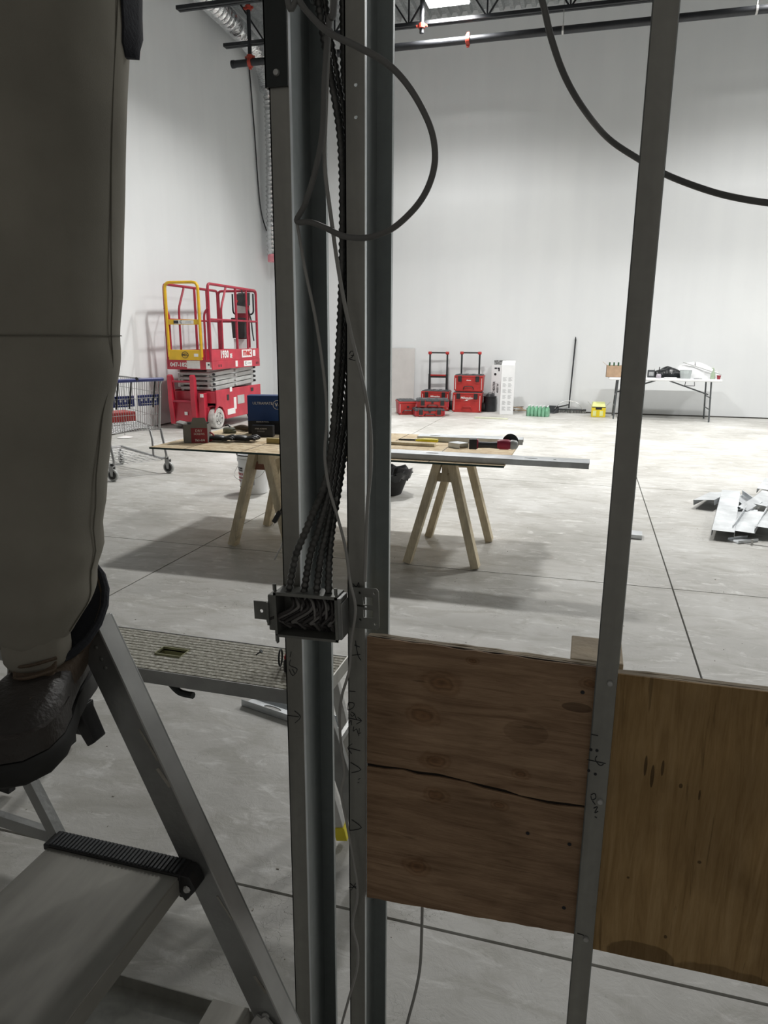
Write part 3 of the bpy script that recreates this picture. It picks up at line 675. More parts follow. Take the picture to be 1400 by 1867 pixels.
# ================================================================== STEP LADDER (foreground left)
YR = .80
def RL(px, py, y=YR): return at(px, py, 1, y)
t = thing('step_ladder', 'scuffed aluminium step ladder with wide treads, person standing on it', 'ladder', (-.6, .5, 0))
Mi = Matrix.Translation((.6, -.5, 0))
def LB(mb, nm, m, parent=t, **k):
    mb.v = [tuple(Mi @ V(v)) for v in mb.v]; return mb.build(nm, m, parent, **k)
ra = RL(152, 1140); rb = RL(433, 1740)
dirn = (rb - ra).normalized(); r_bot = ra + dirn * ((ra.z - .004) / -dirn.z); r_top = ra
perp = V((dirn.z, 0, -dirn.x)).normalized()
if perp.x < 0: perp = -perp
def rail_at(z): return ra + dirn * ((ra.z - z) / -dirn.z)
for yo in (YR, .30):
    dy = V((0, yo - YR, 0)); rl = MB()
    p0, p1 = r_top + dy, r_bot + dy
    wv = perp * .024
    prof_ = lambda p: [p - wv, p + wv, p + wv + V((0, .036, 0)), p - wv + V((0, .036, 0))]
    rl.hexa(prof_(p0), prof_(p1)); LB(rl, 'front_rail', M['alu'], bevel=.002)
    ff = MB(); p0, p1 = p0 + perp * .024, p1 + perp * .024
    ff.hexa([p0 + V((0, -.004, 0)), p0 + perp * .003 + V((0, -.004, 0)), p0 + perp * .003 + V((0, .028, 0)), p0 + V((0, .028, 0))], [p1 + V((0, -.004, 0)), p1 + perp * .003 + V((0, -.004, 0)), p1 + perp * .003 + V((0, .028, 0)), p1 + V((0, .028, 0))])
    LB(ff, 'rail_flange', M['alu_light'])  # lighter metal than the rail: light from the hall put into the colour
    ft = MB().box(p1.x - .045, p1.x + .015, p1.y - .006, p1.y + .03, 0, .03); LB(ft, 'rail_foot', M['rubber'])
ZS1, ZS2, ZS3 = .899, .655, .415
def tread(z, xr, xl, nm, endcap, y1=YR - .004, y0=.325, h=.032, m='alu_step'):
    st = MB(); st.box(xl, xr, y0, y1, z - .003, z); st.box(xr - .003, xr, y0, y1, z - h, z - .003); st.box(xl, xl + .003, y0, y1, z - h, z - .003)
    o = LB(st, nm, M[m], bevel=.001)
    if endcap:
        e = MB(); e.box(xl - .008, xr + .004, y1 - .030, y1 + .004, z - .006, z + .004); e.box(xl - .008, xl + .003, y1 - .02, y1 + .004, z - h - .008, z + .003); e.box(xr - .004, xr + .012, y1 - .024, y1 + .004, z - h - .008, z + .002)
        eo = LB(e, 'tread_end_cap', M['black'], bevel=.0015)
        k = MB(); nr = 34
        for i in range(nr):
            xx = xl + .002 + (xr - xl - .004) * i / nr; k.box(xx, xx + (xr - xl) / nr * .55, y1 - .028, y1 + .001, z + .004, z + .0065)
        ko = k.build('grip_rib', M['charcoal'], eo); ko.data.transform(Mi); ko['kind'] = 'stuff'
        ko.data.update()
    return o
p = RL(328, 1588, YR - .03); q_ = RL(104, 1530, YR - .01)
tread(ZS2, fl(330, 1592, ZS2).x, fl(92, 1540, ZS2).x, 'tread', True)
x1s = fl(176, 1262, ZS1).x
tread(ZS1, x1s, x1s - .235, 'top_tread', True, h=.034, m='alu')
tread(ZS3, fl(468, 1812, ZS3).x, fl(400, 1800, ZS3).x, 'lower_tread', False, h=.03)
# black corner bracket at the top tread
b = MB(); b.prism([(x1s - .012, ZS1 + .006), (x1s + .010, ZS1 + .004), (x1s + .030, ZS1 - .05), (x1s + .018, ZS1 - .058), (x1s + .004, ZS1 - .034), (x1s - .012, ZS1 - .01)], (0, YR - .03, 0), (1, 0, 0), (0, 0, 1), (0, .028, 0)); LB(b, 'corner_bracket', M['black'], bevel=.002)
b = MB(); x2s = fl(330, 1592, ZS2).x
b.prism([(x2s - .006, ZS2 + .004), (x2s + .016, ZS2 + .002), (x2s + .026, ZS2 - .02), (x2s + .008, ZS2 - .042), (x2s - .006, ZS2 - .02)], (0, YR - .032, 0), (1, 0, 0), (0, 0, 1), (0, .03, 0)); LB(b, 'corner_bracket', M['black'], bevel=.002)
b = MB(); b.lathe([(.004, -.003), (.006, 0)], 8, (x2s + .013, YR - .033, ZS2 - .018), 'y'); LB(b, 'rivet', M['alu_light'])
# rear frame: slim legs and a cross bar
for yo in (YR, .33):
    g0 = RL(40, 1395, YR); g1 = RL(104, 1520, YR); g0.y = g1.y = yo; dn = (g1 - g0).normalized(); g2 = g0 + dn * ((g0.z - .0) / -dn.z) * .42
    g0 = g0 - dn * .18
    b = MB(); b.bar(g0, g2, .018, .016, (0, 1, 0)); LB(b, 'rear_strut', M['alu'])
b = MB(); b.bar(RL(-160, 1440, YR), RL(92, 1522, YR), .012, .02, (0, 0, 1)); LB(b, 'cross_bar', M['alu'])
rr = MB(); rr.bar(V((-.935, YR + .012, .885)), V((-1.18, YR + .012, .02)), .022, .02, (0, 1, 0)); rr.bar(V((-.935, .312, .885)), V((-1.18, .312, .02)), .022, .02, (0, 1, 0)); rr.bar(V((-1.15, .312, .2)), V((-1.15, YR, .2)), .02, .02); LB(rr, 'rear_leg', M['alu'])
for zz0, ww, ln in ((.86, .004, .05), (.80, .006, .03), (.60, .003, .04), (.47, .005, .03)):
    c0, c1 = rail_at(zz0) + perp * .012, rail_at(zz0 - ln) + perp * .019
    b = MB(); b.bar(c0 + V((0, -.0003, 0)), c1 + V((0, -.0003, 0)), .0006, ww, perp); LB(b, 'scrape_mark', M['grit_a'])
# bottom knee braces with rivets
z3 = ZS3; rp3 = rail_at(z3 - .01)
b = MB(); b.bar(rp3 + V((-.005, -.006, 0)), rp3 + V((.10, -.006, -.12)), .004, .018, (1, 0, .8)); b.bar(rp3 + V((-.005, -.006, 0)), rp3 + V((-.07, -.03, -.10)), .004, .016, (1, 0, -.6)); LB(b, 'knee_brace', M['alu_light'])
for dz_ in (0, -.018):
    c = rail_at(z3 - .01 + dz_); b = MB().lathe([(.003, -.004), (.0065, -.002), (.0065, 0)], 10, (c.x, YR - .001, c.z), 'y'); LB(b, 'rivet', M['alu_light'], smooth=True)
for zz_ in (.985, .968, .955):
    c = rail_at(zz_); b = MB().lathe([(.002, -.002), (.0035, -.001), (.0035, 0)], 8, (c.x + .005, YR - .0005, c.z), 'y'); LB(b, 'rivet', M['zinc_box'], smooth=True)

# ================================================================== PERSON
ank = V((-.690, .690, 1.02))
t = thing('person', 'person in beige-grey work trousers and dark work boots standing on the ladder tread', 'person', (-.72, .58, ZS1))
O = V((-.72, .58, ZS1))
def PBd(mb, nm, m, parent=t, **k):
    mb.v = [tuple(V(v) - O) for v in mb.v]; return mb.build(nm, m, parent, **k)
legc = [(66, 1164, .965, .038, .042), (70, 1142, .965, .047, .050), (80, 1100, .965, .058, .064), (84, 1050, .965, .066, .072), (84, 960, .965, .071, .078), (82, 860, .965, .076, .084), (80, 770, .96, .083, .092), (80, 700, .96, .091, .100), (80, 640, .96, .095, .104), (78, 560, .96, .097, .106), (76, 440, .965, .101, .110), (72, 300, .97, .107, .116), (66, 150, .975, .114, .124), (60, 0, .98, .122, .134), (48, -140, .99, .132, .145)]
cent = [(dp(px, py, tt), rx, ry) for px, py, tt, rx, ry in legc]
NL = 40
def trouser_ring(c, rx, ry, i, n=NL, seam=True):
    out = []
    for k in range(n):
        a = 2 * PI * k / n
        w_ = 1 + .012 * math.sin(3 * a + i * .9) + .010 * math.sin(5 * a - i * 1.3) + .006 * math.sin(9 * a + i * 2.1)
        if seam and abs(((a - (-.75) + PI) % (2 * PI)) - PI) < .09: w_ -= .03
        out.append(c + V((math.cos(a) * rx * w_, math.sin(a) * ry * w_, 0)))
    return out
def resample(cs, n):
    ps = spline([c[0] for c in cs], n); rx = []; ry = []
    for i in range(len(cs) - 1):
        for j in range(n): f = j / n; rx.append(cs[i][1] * (1 - f) + cs[i + 1][1] * f); ry.append(cs[i][2] * (1 - f) + cs[i + 1][2] * f)
    rx.append(cs[-1][1]); ry.append(cs[-1][2]); return list(zip(ps, rx, ry))
rs = resample(cent, 5)
def folds(i, n):       # gathered folds near the cuff and behind the knee
    z = rs[i][0].z; d = 0
    return .003 * math.sin(z * 95) * math.exp(-((z - 1.12) / .07) ** 2) + .002 * math.sin(z * 60 + 1) * math.exp(-((z - 1.40) / .09) ** 2)
rings = [trouser_ring(c, rx + folds(i, 0), ry + folds(i, 0), i * .25) for i, (c, rx, ry) in enumerate(rs)]
hipL = cent[-1][0].copy()
shift = V((-.27, .02, 0))
pel = [(V((hipL.x - .12, hipL.y, hipL.z + .02)), .235, .14), (V((hipL.x - .12, hipL.y, hipL.z + .12)), .205, .13)]
b = MB(); b.loft(rings, caps=False)
b.loft([[p + shift for p in r] for r in rings], caps=False)
b.loft([trouser_ring(c, rx, ry, i, seam=False) for i, (c, rx, ry) in enumerate([(V((hipL.x - .135, hipL.y, hipL.z - .17)), .10, .085), (V((hipL.x - .13, hipL.y, hipL.z - .13)), .165, .105), (V((hipL.x - .125, hipL.y, hipL.z - .07)), .215, .125)] + pel)], caps=True)
tr_ = PBd(b, 'trousers', M['trousers'], smooth=True)
# knee seam, side seam piping, cuffs
def ringband(i, extra, hgt, m, nm, sft=V((0, 0, 0)), parent=tr_):
    c, rx, ry = rs[i]; c = c + sft
    bb = MB(); bb.tube([p for p in trouser_ring(c, rx + extra, ry + extra, i * .25)], hgt, 6, closed=True)
    bb.v = [tuple(V(v) - O) for v in bb.v]; return bb.build(nm, m, parent, smooth=True)
M['seam'] = mat('trouser_seam_thread', (.17, .16, .13), .95)
ik = min(range(len(rs)), key=lambda i: abs(rs[i][0].z - 1.415))
ringband(ik, -.0004, .0009, M['seam'], 'knee_seam')
sm = MB(); a_s = .12; pts = []
for i, (c, rx, ry) in enumerate(rs[4:], 4):
    a_ = a_s + (.05 * math.sin(i * .2)); pts.append(c + V((math.cos(a_) * (rx + folds(i, 0) + .0008), math.sin(a_) * (ry + folds(i, 0) + .0008), 0)))
sm.tube(pts, .0010, 6); sm.v = [tuple(V(v) - O) for v in sm.v]; sm.build('side_seam', M['seam'], tr_, smooth=True)
for sf in (V((0, 0, 0)), shift):
    c0 = cent[0][0] + sf; bb = MB(); bb.loft([trouser_ring(c0 + V((0, 0, dz)), rr_, rr_, 2, seam=False) for dz, rr_ in ((-.036, .037), (-.026, .0425), (-.01, .0435), (.010, .043), (.014, .037))], caps=False)
    bb.v = [tuple(V(v) - O) for v in bb.v]; o = bb.build('cuff', M['trousers'], tr_, smooth=True); sol = o.modifiers.new('thick', 'SOLIDIFY'); sol.thickness = .003
# pocket with black opening at the hip
i0 = rs[-13]; pk = MB(); pr = []
for z_, a0, a1 in ((1.795, .34, .42), (1.81, .28, .50), (1.835, .24, .62), (1.87, .22, .72), (1.93, .2, .74)):
    best = min(rs, key=lambda q: abs(q[0].z - z_)); c, rx, ry = best
    pr.append([c + V((math.cos(a) * (rx + e_), math.sin(a) * (ry + e_), z_ - c.z)) for a, e_ in ((a0, .003), (a0 + (a1 - a0) * .5, .014), (a1, .018), (a1, .001), (a0, .0))])
pk.loft(pr); pk.v = [tuple(V(v) - O) for v in pk.v]; pk.build('pocket_lining', M['hoodie'], tr_, smooth=True)

# body under the clothing: one continuous skinned figure
body_v = {}
def J(k, v, r): body_v[k] = (V(v), r)
hz_ = hipL.z; cx = hipL.x - .125; cy = hipL.y
J('pelvis', (cx, cy, hz_ + .03), .10); J('waist', (cx, cy, hz_ + .17), .095); J('chest', (cx, cy, hz_ + .36), .12); J('neck0', (cx, cy, hz_ + .52), .065); J('neck1', (cx, cy - .01, hz_ + .60), .05); J('head0', (cx, cy - .02, hz_ + .68), .072); J('head1', (cx, cy - .02, hz_ + .77), .076)
for s, sf in (('l', V((0, 0, 0))), ('r', shift)):
    hp = V((hipL.x + (0 if s == 'l' else -.22), hipL.y, hz_ - .06)); J('hip' + s, hp, .078)
    kc = rs[ik][0] + sf; J('knee' + s, kc, .055); ac = cent[0][0] + sf; J('calf' + s, kc.lerp(ac, .35), .052); J('ankle' + s, ac + V((0, 0, -.03)), .036); J('toe' + s, ac + V((-.012, -.01, -.07)), .022)
    sg = 1 if s == 'l' else -1
    J('sh' + s, (cx + sg * .17, cy, hz_ + .46), .055); J('el' + s, (cx + sg * .24, cy + .02, hz_ + .66), .042); J('wr' + s, (cx + sg * .20, cy + .20, hz_ + .86), .028); J('palm' + s, (cx + sg * .20, cy + .24, hz_ + .93), .030)
    for fi in range(4):
        fx = (fi - 1.5) * .02; J('f%d%s' % (fi, s), (cx + sg * .20 + fx, cy + .262, hz_ + .975), .009); J('g%d%s' % (fi, s), (cx + sg * .20 + fx * 1.1, cy + .27, hz_ + 1.01 - .006 * abs(fi - 1)), .0085); J('h%d%s' % (fi, s), (cx + sg * .20 + fx * 1.1, cy + .255, hz_ + 1.035 - .006 * abs(fi - 1)), .008)
    J('t0' + s, (cx + sg * .165, cy + .24, hz_ + .925), .011); J('t1' + s, (cx + sg * .145, cy + .25, hz_ + .965), .009)
ed = [('pelvis', 'waist'), ('waist', 'chest'), ('chest', 'neck0'), ('neck0', 'neck1'), ('neck1', 'head0'), ('head0', 'head1')]
for s in 'lr':
    ed += [('pelvis', 'hip' + s), ('hip' + s, 'knee' + s), ('knee' + s, 'calf' + s), ('calf' + s, 'ankle' + s), ('ankle' + s, 'toe' + s), ('chest', 'sh' + s), ('sh' + s, 'el' + s), ('el' + s, 'wr' + s), ('wr' + s, 'palm' + s), ('palm' + s, 't0' + s), ('t0' + s, 't1' + s)]
    for fi in range(4): ed += [('palm' + s, 'f%d%s' % (fi, s)), ('f%d%s' % (fi, s), 'g%d%s' % (fi, s)), ('g%d%s' % (fi, s), 'h%d%s' % (fi, s))]
keys = list(body_v); ix = {k: i for i, k in enumerate(keys)}
me = bpy.data.meshes.new('body'); me.from_pydata([tuple(body_v[k][0] - O) for k in keys], [(ix[a], ix[b]) for a, b in ed], []); me.materials.append(M['skin'])
bo = bpy.data.objects.new('body', me); COL.objects.link(bo); bo.parent = t
skm = bo.modifiers.new('skin', 'SKIN'); bo.modifiers.new('sub', 'SUBSURF').render_levels = 1
for i, k in enumerate(keys):
    sv = me.skin_vertices[0].data[i]; sv.radius = (body_v[k][1],) * 2; sv.use_root = (k == 'pelvis')
# hoodie, hair, face
b = MB(); hr = []
for dz, rx, ry in ((.06, .19, .14), (.09, .20, .15), (.2, .195, .145), (.33, .21, .15), (.45, .20, .135), (.51, .12, .10), (.545, .075, .075)):
    hr.append(trouser_ring(V((cx, cy, hz_ + dz)), rx, ry, dz * 20, seam=False))
b.loft(hr)
for s in 'lr':
    b.tube(spline([body_v['sh' + s][0] + V((0, 0, -.01)), body_v['el' + s][0], body_v['wr' + s][0]], 6), [.075] * 7 + [.058, .054, .05, .047, .044, .042], 14)
PBd(b, 'hoodie', M['hoodie'], smooth=True)
b = MB(); hc = body_v['head1'][0]
b.lathe([(.001, .105), (.05, .098), (.085, .07), (.096, .03), (.094, -.01), (.085, -.02)], 18, hc + V((0, .012, 0))); PBd(b, 'hair', M['hair'], smooth=True)
hcc = body_v['head0'][0]
for sx in (-.03, .03): b = MB(); b.lathe([(.002, -.008), (.009, -.004), (.009, .004)], 10, hcc + V((sx, -.082, .035)), 'y'); PBd(b, 'eye', M['ink'])
b = MB(); b.hexa([hcc + V((-.014, -.07, 0)), hcc + V((.014, -.07, 0)), hcc + V((.008, -.105, .0)), hcc + V((-.008, -.105, .0))], [hcc + V((-.006, -.07, .04)), hcc + V((.006, -.07, .04)), hcc + V((.004, -.082, .04)), hcc + V((-.004, -.082, .04))]); PBd(b, 'nose', M['skin'])
b = MB(); b.box(hcc.x - .022, hcc.x + .022, hcc.y - .082, hcc.y - .07, hcc.z - .034, hcc.z - .026); PBd(b, 'mouth', M['card_red'])
# boots
def boot(ac, sgn):
    bt = bpy.data.objects.new('boot', None); COL.objects.link(bt); bt.parent = t; bt.location = V((ac.x, ac.y, ZS1)) - O; bt.rotation_euler = (0, 0, R(22)); bt.scale = (.96, .90, .96)
    # outline of the foot, toe towards -y
    def outline(k, zz, s0=1.): 
        base = [(.0, .085), (.030, .078), (.042, .045), (.040, .0), (.042, -.05), (.051, -.11), (.054, -.155), (.046, -.195), (.024, -.222), (0, -.228), (-.026, -.222), (-.048, -.195), (-.055, -.155), (-.050, -.11), (-.041, -.05), (-.038, 0), (-.040, .045), (-.030, .078)]
        return [V((x * k * s0, .0 + (y + .07) * k - .07, zz)) for x, y in base]
    b = MB(); b.loft([outline(1.0, .0), outline(1.04, .006), outline(1.04, .026), outline(1.0, .032)]); b.build('sole', M['sole'], bt, smooth=True)
    tr2 = MB()
    for i in range(18):
        yy = -.21 + i * .0165; tr2.box(-.033, .033, yy, yy + .007, -.001, .012)
    tr2.build('tread_lugs', M['sole'], bt)
    def up(k, zz, yshift, fy): 
        return [V((p.x, (p.y - .02) * fy + .02 + yshift, zz)) for p in outline(k, zz)]
    upper = [outline(.98, .03), outline(.985, .045), up(.97, .06, 0, .99), up(.92, .076, .004, .93), up(.86, .092, .008, .82)]
    b = MB(); b.loft(upper); 
    b.build('vamp', M['boot'], bt, smooth=True, sub=1)
    def ell(cy_, rx, ry, zz, tilt=0, n=20): return [V((rx * math.cos(2 * PI * i / n), cy_ + ry * math.sin(2 * PI * i / n), zz + tilt * math.sin(2 * PI * i / n))) for i in range(n)]
    sh = MB(); sh.loft([ell(-.03, .046, .105, .060), ell(-.02, .050, .092, .085, .0), ell(.0, .058, .080, .105, .012), ell(.010, .066, .080, .120, .034), ell(.014, .071, .083, .138, .050), ell(.014, .072, .085, .148, .056)], caps=False)
    o = sh.build('shaft', M['boot_tan'], bt, smooth=True); o.modifiers.new('th', 'SOLIDIFY').thickness = .006
    inr = MB(); inr.loft([ell(.012, .066, .079, .143, .056), ell(.010, .060, .074, .120, .026), ell(.0, .030, .05, .09)]); inr.build('lining', M['hoodie'], bt, smooth=True)
    co = MB(); co.tube(ell(.014, .073, .086, .149, .056), .006, 8, closed=True); co.build('collar', M['hoodie'], bt, smooth=True)
    tg = MB(); tg.hexa([V((-.024, -.112, .070)), V((.024, -.112, .070)), V((.024, -.098, .066)), V((-.024, -.098, .066))], [V((-.030, -.082, .108)), V((.030, -.082, .108)), V((.030, -.070, .108)), V((-.030, -.070, .108))]); tg.build('tongue', M['boot_tan'], bt, bevel=.003)
    ti = MB(); ti.loft([outline(1.0, .034)[5:14] + [V((-.03, -.13, .034)), V((.03, -.13, .034))], [p + V((0, 0, .03)) for p in outline(.985, .034)[5:14]] + [V((-.03, -.13, .064)), V((.03, -.13, .064))]]); ti.build('toe_cap', M['boot'], bt, smooth=True)
    for i in range(3):
        z_ = .076 + i * .014; y_ = -.114 + i * .0085
        MB().tube(spline([(-.03, y_ + .012, z_ - .004), (0, y_ - .006, z_ + .004), (.03, y_ + .012, z_ + .006)], 5), .0024, 6).build('lace', M['boot_tan'], bt, smooth=True)
    MB().tube(spline([(-.045, -.11, .055), (-.02, -.15, .085), (0, -.175, .07), (.02, -.15, .085), (.045, -.11, .055)], 6), .0012, 5).build('stitching', M['boot_tan'], bt, smooth=True)
    lp = MB(); lp.tube(spline([(.0, .098, .17), (.0, .112, .20), (.0, .104, .238), (.0, .085, .225), (.0, .080, .19)], 6), .013, 8); lp.build('pull_loop', M['hoodie'], bt, smooth=True)
    return bt
for sf in (V((0, 0, 0)), shift): boot(cent[0][0] + sf + V((-.012, .045, 0)), 1)

# debris at the ladder foot
b = MB()
for i in range(900):
    x = random.uniform(-1.15, -.62); y = random.uniform(.62, .93); s = random.uniform(.0012, .0042)
    b.box(x, x + s, y, y + s * random.uniform(.6, 1.6), 0, s * .7)
tag(b.build('floor_grit', M['grit_a']), 'loose grit and crumbs on the floor beside the floor track', 'debris', kind='stuff')
# ================================================================== SCISSOR LIFT
LO = (-5.5, 9.9, 0)
t = thing('scissor_lift', 'red scissor lift with yellow entry gate parked against the left wall', 'scissor lift', LO, R(2))
W_, L_ = .76, 1.78
# chassis
ch = MB()
arch = [(0.10, .60), (.10, .36)] + [(.20 + .19 * math.cos(a), .16 + .19 * math.sin(a)) for a in [R(x) for x in (150, 120, 90, 60, 30, 5)]] + [(.42, .13), (1.36, .13)] + [(1.58 + .19 * math.cos(a), .16 + .19 * math.sin(a)) for a in [R(x) for x in (175, 150, 120, 90, 60, 40)]] + [(1.80, .32), (1.80, .60)]
for xs_ in (-.03, -.73): ch.prism(arch, (xs_ - (0 if xs_ < -.1 else 0), 0, 0), (0, 1, 0), (0, 0, 1), (.022, 0, 0))
ch.box(-.72, -.02, .34, 1.42, .14, .34); ch.box(-.60, -.14, .06, 1.78, .18, .34); ch.box(-.72, -.02, 1.70, 1.80, .30, .58)
ch.box(-.72, -.03, .10, .14, .40, .58)
ch.build('chassis', M['red'], t, bevel=.006)
b = MB(); b.hexa([V((-.66, -.02, .12)), V((-.26, -.02, .12)), V((-.26, .04, .12)), V((-.66, .04, .12))], [V((-.70, .02, .42)), V((-.24, .02, .42)), V((-.24, .06, .42)), V((-.70, .06, .42))])
b.build('front_panel', M['red'], t, bevel=.005)
MB().box(-.26, -.16, -.01, .10, .12, .56).build('corner_box', M['red'], t, bevel=.008)
for xs_ in (-.74, -.36):
    b = MB(); b.prism([(-.03, .08), (.02, .08), (.03, .40), (.01, .78), (-.03, .84), (-.07, .82), (-.07, .45)], (xs_, 0, 0), (0, 1, 0), (0, 0, 1), (.075, 0, 0)); b.build('ladder_side', M['red'], t, bevel=.006)
for z_ in (.44, .74):
    MB().box(-.67, -.36, -.06, -.02, z_ - .02, z_ + .01).build('ladder_rung', M['red_rail'], t, bevel=.004)
for (x_, z_, w, h) in ((-.22, .50, .05, .05), (-.50, .22, .05, .05)):
    MB().box(x_, x_ + w, -.022, -.012, z_, z_ + h).build('sticker', M['decal'], t)
for yy, zz, w, h, m_ in ((.46, .42, .07, .09, 'black'), (.84, .33, .26, .14, 'scissor'), (.70, .26, .09, .19, 'decal'), (.46, .19, .28, .09, 'decal'), (.57, .55, .08, .07, 'decal'), (1.38, .50, .10, .06, 'black')):
    MB().box(-.008, -.003, yy, yy + w, zz, zz + h).build('side_sticker' if m_ == 'decal' else 'side_hatch', M[m_], t)
def wheel(x, y, steer):
    wg = MB(); wg.lathe([(.06, -.058), (.145, -.058), (.160, -.045), (.163, 0), (.160, .045), (.145, .058), (.06, .058)], 26, (0, 0, 0), 'x')
    o = wg.build('wheel', M['tyre'], t, smooth=True); o.location = (x, y, .163); o.rotation_euler = (0, 0, steer)
    hb = MB(); hb.lathe([(.105, .050), (.098, .062), (.06, .05), (.045, .066), (.0, .068)], 18, (0, 0, 0), 'x'); hb.lathe([(.1, -.061), (.05, -.064)], 16, (0, 0, 0), 'x')
    hb.build('hub', M['hub'], o, smooth=True)
    for k in range(5):
        a = 2 * PI * k / 5; MB().lathe([(.009, .05), (.009, .066)], 6, (0, .075 * math.cos(a), .075 * math.sin(a)), 'x').build('lug_nut', M['black'], o)
wheel(-.075, .19, R(-6)); wheel(-.70, .19, R(-6)); wheel(-.075, 1.58, 0); wheel(-.70, 1.58, 0)
# scissor stack
zz = .60
for lv in range(4):
    z0 = .615 + lv * .075
    for xs_ in (-.10, -.60):
        for k, (xo, za, zb_) in enumerate(((0, z0, z0 + .055), (-.05, z0 + .055, z0))):
            b = MB(); b.bar((xs_ + xo, .14, za), (xs_ + xo, 1.70, zb_), .04, .062); b.build('scissor_arm', M['scissor'], t, bevel=.004)
        for yy in (.16, .92, 1.68):
            b = MB(); b.lathe([(.020, 0), (.020, .03), (.012, .036)], 12, (xs_ + .02, yy, z0 + .028 - (0 if yy == .92 else (.028 if yy < .5 else -.028))), 'x'); b.build('pivot_pin', M['steel_black'] if yy != .92 else M['scissor'], t, smooth=True)
    b = MB(); b.tube([(-.62, .15, z0 + .01), (-.10, .15, z0 + .01)], .026, 12); b.build('cross_tube', M['scissor'], t, smooth=True)
MB().tube([(-.36, .3, .64), (-.36, 1.3, .86)], .035, 10).build('lift_cylinder', M['steel_black'], t, smooth=True)
# platform
MB().box(-W_, 0, 0, L_, .92, .955).build('deck_frame', M['red'], t, bevel=.004)
MB().box(-W_ + .03, -.03, .03, L_ - .03, .955, .965).build('deck_floor', M['scissor'], t)
b = MB(); b.box(-.012, .004, 0, L_, .915, 1.045); b.box(-.016, .0, 0, L_, 1.045, 1.215); b.build('side_toeboard', M['red'], t, bevel=.004)
MB().box(-W_, -W_ + .015, 0, L_, .915, 1.20).build('side_toeboard', M['red'], t, bevel=.004)
MB().box(-W_, 0, -.006, .010, .915, 1.065).build('front_toeboard', M['red'], t, bevel=.004)
MB().box(-W_, 0, L_ - .012, L_, .915, 1.20).build('rear_toeboard', M['red'], t, bevel=.004)
r_ = .021; ZT = 2.17
def rtube(pts, nm='guard_rail', m='red_rail', r=r_, k=5):
    return MB().tube(spline(pts, k), r, 10).build(nm, M[m], t, smooth=True)
def bent(pts, rad=.07):      # polyline with rounded corners
    pts = [V(p) for p in pts]; out = [pts[0]]
    for i in range(1, len(pts) - 1):
        a = (pts[i - 1] - pts[i]).normalized(); c = (pts[i + 1] - pts[i]).normalized()
        p0 = pts[i] + a * rad; p2 = pts[i] + c * rad
        for j in range(5): f = j / 4; out.append(p0 * (1 - f) ** 2 + pts[i] * 2 * f * (1 - f) + p2 * f * f)
    return out + [pts[-1]]
def rail(pts, nm='guard_rail', m='red_rail', r=r_, rad=.07, parent=t): return MB().tube(bent(pts, rad), r, 10).build(nm, M[m], parent, smooth=True)
for x_ in (-W_ + .02, -.02):
    rail([(x_, .01, .95), (x_, .01, ZT), (x_, L_ - .02, ZT), (x_, L_ - .02, .95)], 'top_rail')
    rail([(x_, .02, 1.66), (x_, L_ - .02, 1.66)], 'mid_rail', r=.016)
    rail([(x_, .62, ZT), (x_, .42, 1.83), (x_, .42, 1.2)], 'brace_post', r=.017)
    rail([(x_, .95, ZT), (x_, .95, 1.2)], 'post')
    rail([(x_, 1.36, ZT), (x_, 1.36, 1.2)], 'post', r=.017)
    rail([(x_ + (.0), -.01, 1.82), (x_ + (.07 if x_ < -.5 else -.07), -.01, 1.74), (x_ + (.07 if x_ < -.5 else -.07), -.01, 1.06)], 'gate_post', r=.017, rad=.05)
rail([(-W_ + .03, L_, 1.2), (-W_ + .03, L_, ZT), (-.03, L_, ZT), (-.03, L_, 1.2)], 'rear_rail'); rail([(-W_ + .03, L_, 1.66), (-.03, L_, 1.66)], 'mid_rail', r=.016)
rail([(-.44, L_ - .05, 2.12), (-.44, L_ - .05, 1.78), (-.06, L_ - .05, 1.78), (-.06, L_ - .05, 2.12)], 'control_guard', m='steel_black', r=.014)
g = bpy.data.objects.new('entry_gate', None); COL.objects.link(g); g.parent = t
rail([(-.69, -.03, 1.1), (-.70, -.03, ZT + .02), (-.16, -.03, ZT + .02), (-.15, -.03, 1.1)], 'gate_frame', 'yellow', .023, .09, g)
MB().box(-.70, -.14, -.045, -.02, 1.06, 1.21).build('gate_kick_plate', M['yellow'], g, bevel=.006)
MB().box(-.69, -.15, -.04, -.025, 1.58, 1.655).build('gate_mid_plate', M['yellow'], g, bevel=.004)
MB().box(-.57, -.25, -.043, -.04, 1.59, 1.645).build('rental_sticker', M['decal'], g)
text('C', .055, front(-.46, -.0435, 1.617), M['ink'], g, bold=.002); text('COOPER', .026, front(-.34, -.0435, 1.617), M['grey_ink'], g)
MB().box(-.58, -.50, -.0436, -.0425, 1.595, 1.64).build('rental_emblem', M['ink'], g)
rg = MB(); rg.tube([(-.42 + .055 * math.cos(a), -.046, 1.135 + .045 * math.sin(a)) for a in [2 * PI * i / 24 for i in range(24)]], .004, 5, closed=True); rg.build('logo_ring', M['ink'], g)
text('MEC', .05, front(-.42, -.0455, 1.135), M['ink'], g, bold=.001)
MB().box(-.27, -.20, -.0465, -.045, 1.11, 1.155).build('sticker', M['decal'], g)
t_ = t
text('1930', .155, side(.0045, .42, 1.135), M['decal'], t, sx=.95, bold=.006); text('SE', .085, side(.0045, .65, 1.11), M['decal'], t, bold=.004)
MB().box(.002, .0035, 1.06, 1.46, 1.075, 1.20).build('maker_sticker', M['decal'], t)
text('mec', .16, side(.005, 1.26, 1.155), M['red_ink'], t, sx=1.15, bold=.006)
MB().box(.002, .0045, 1.50, 1.60, 1.09, 1.19).build('maker_sticker', M['decal'], t)
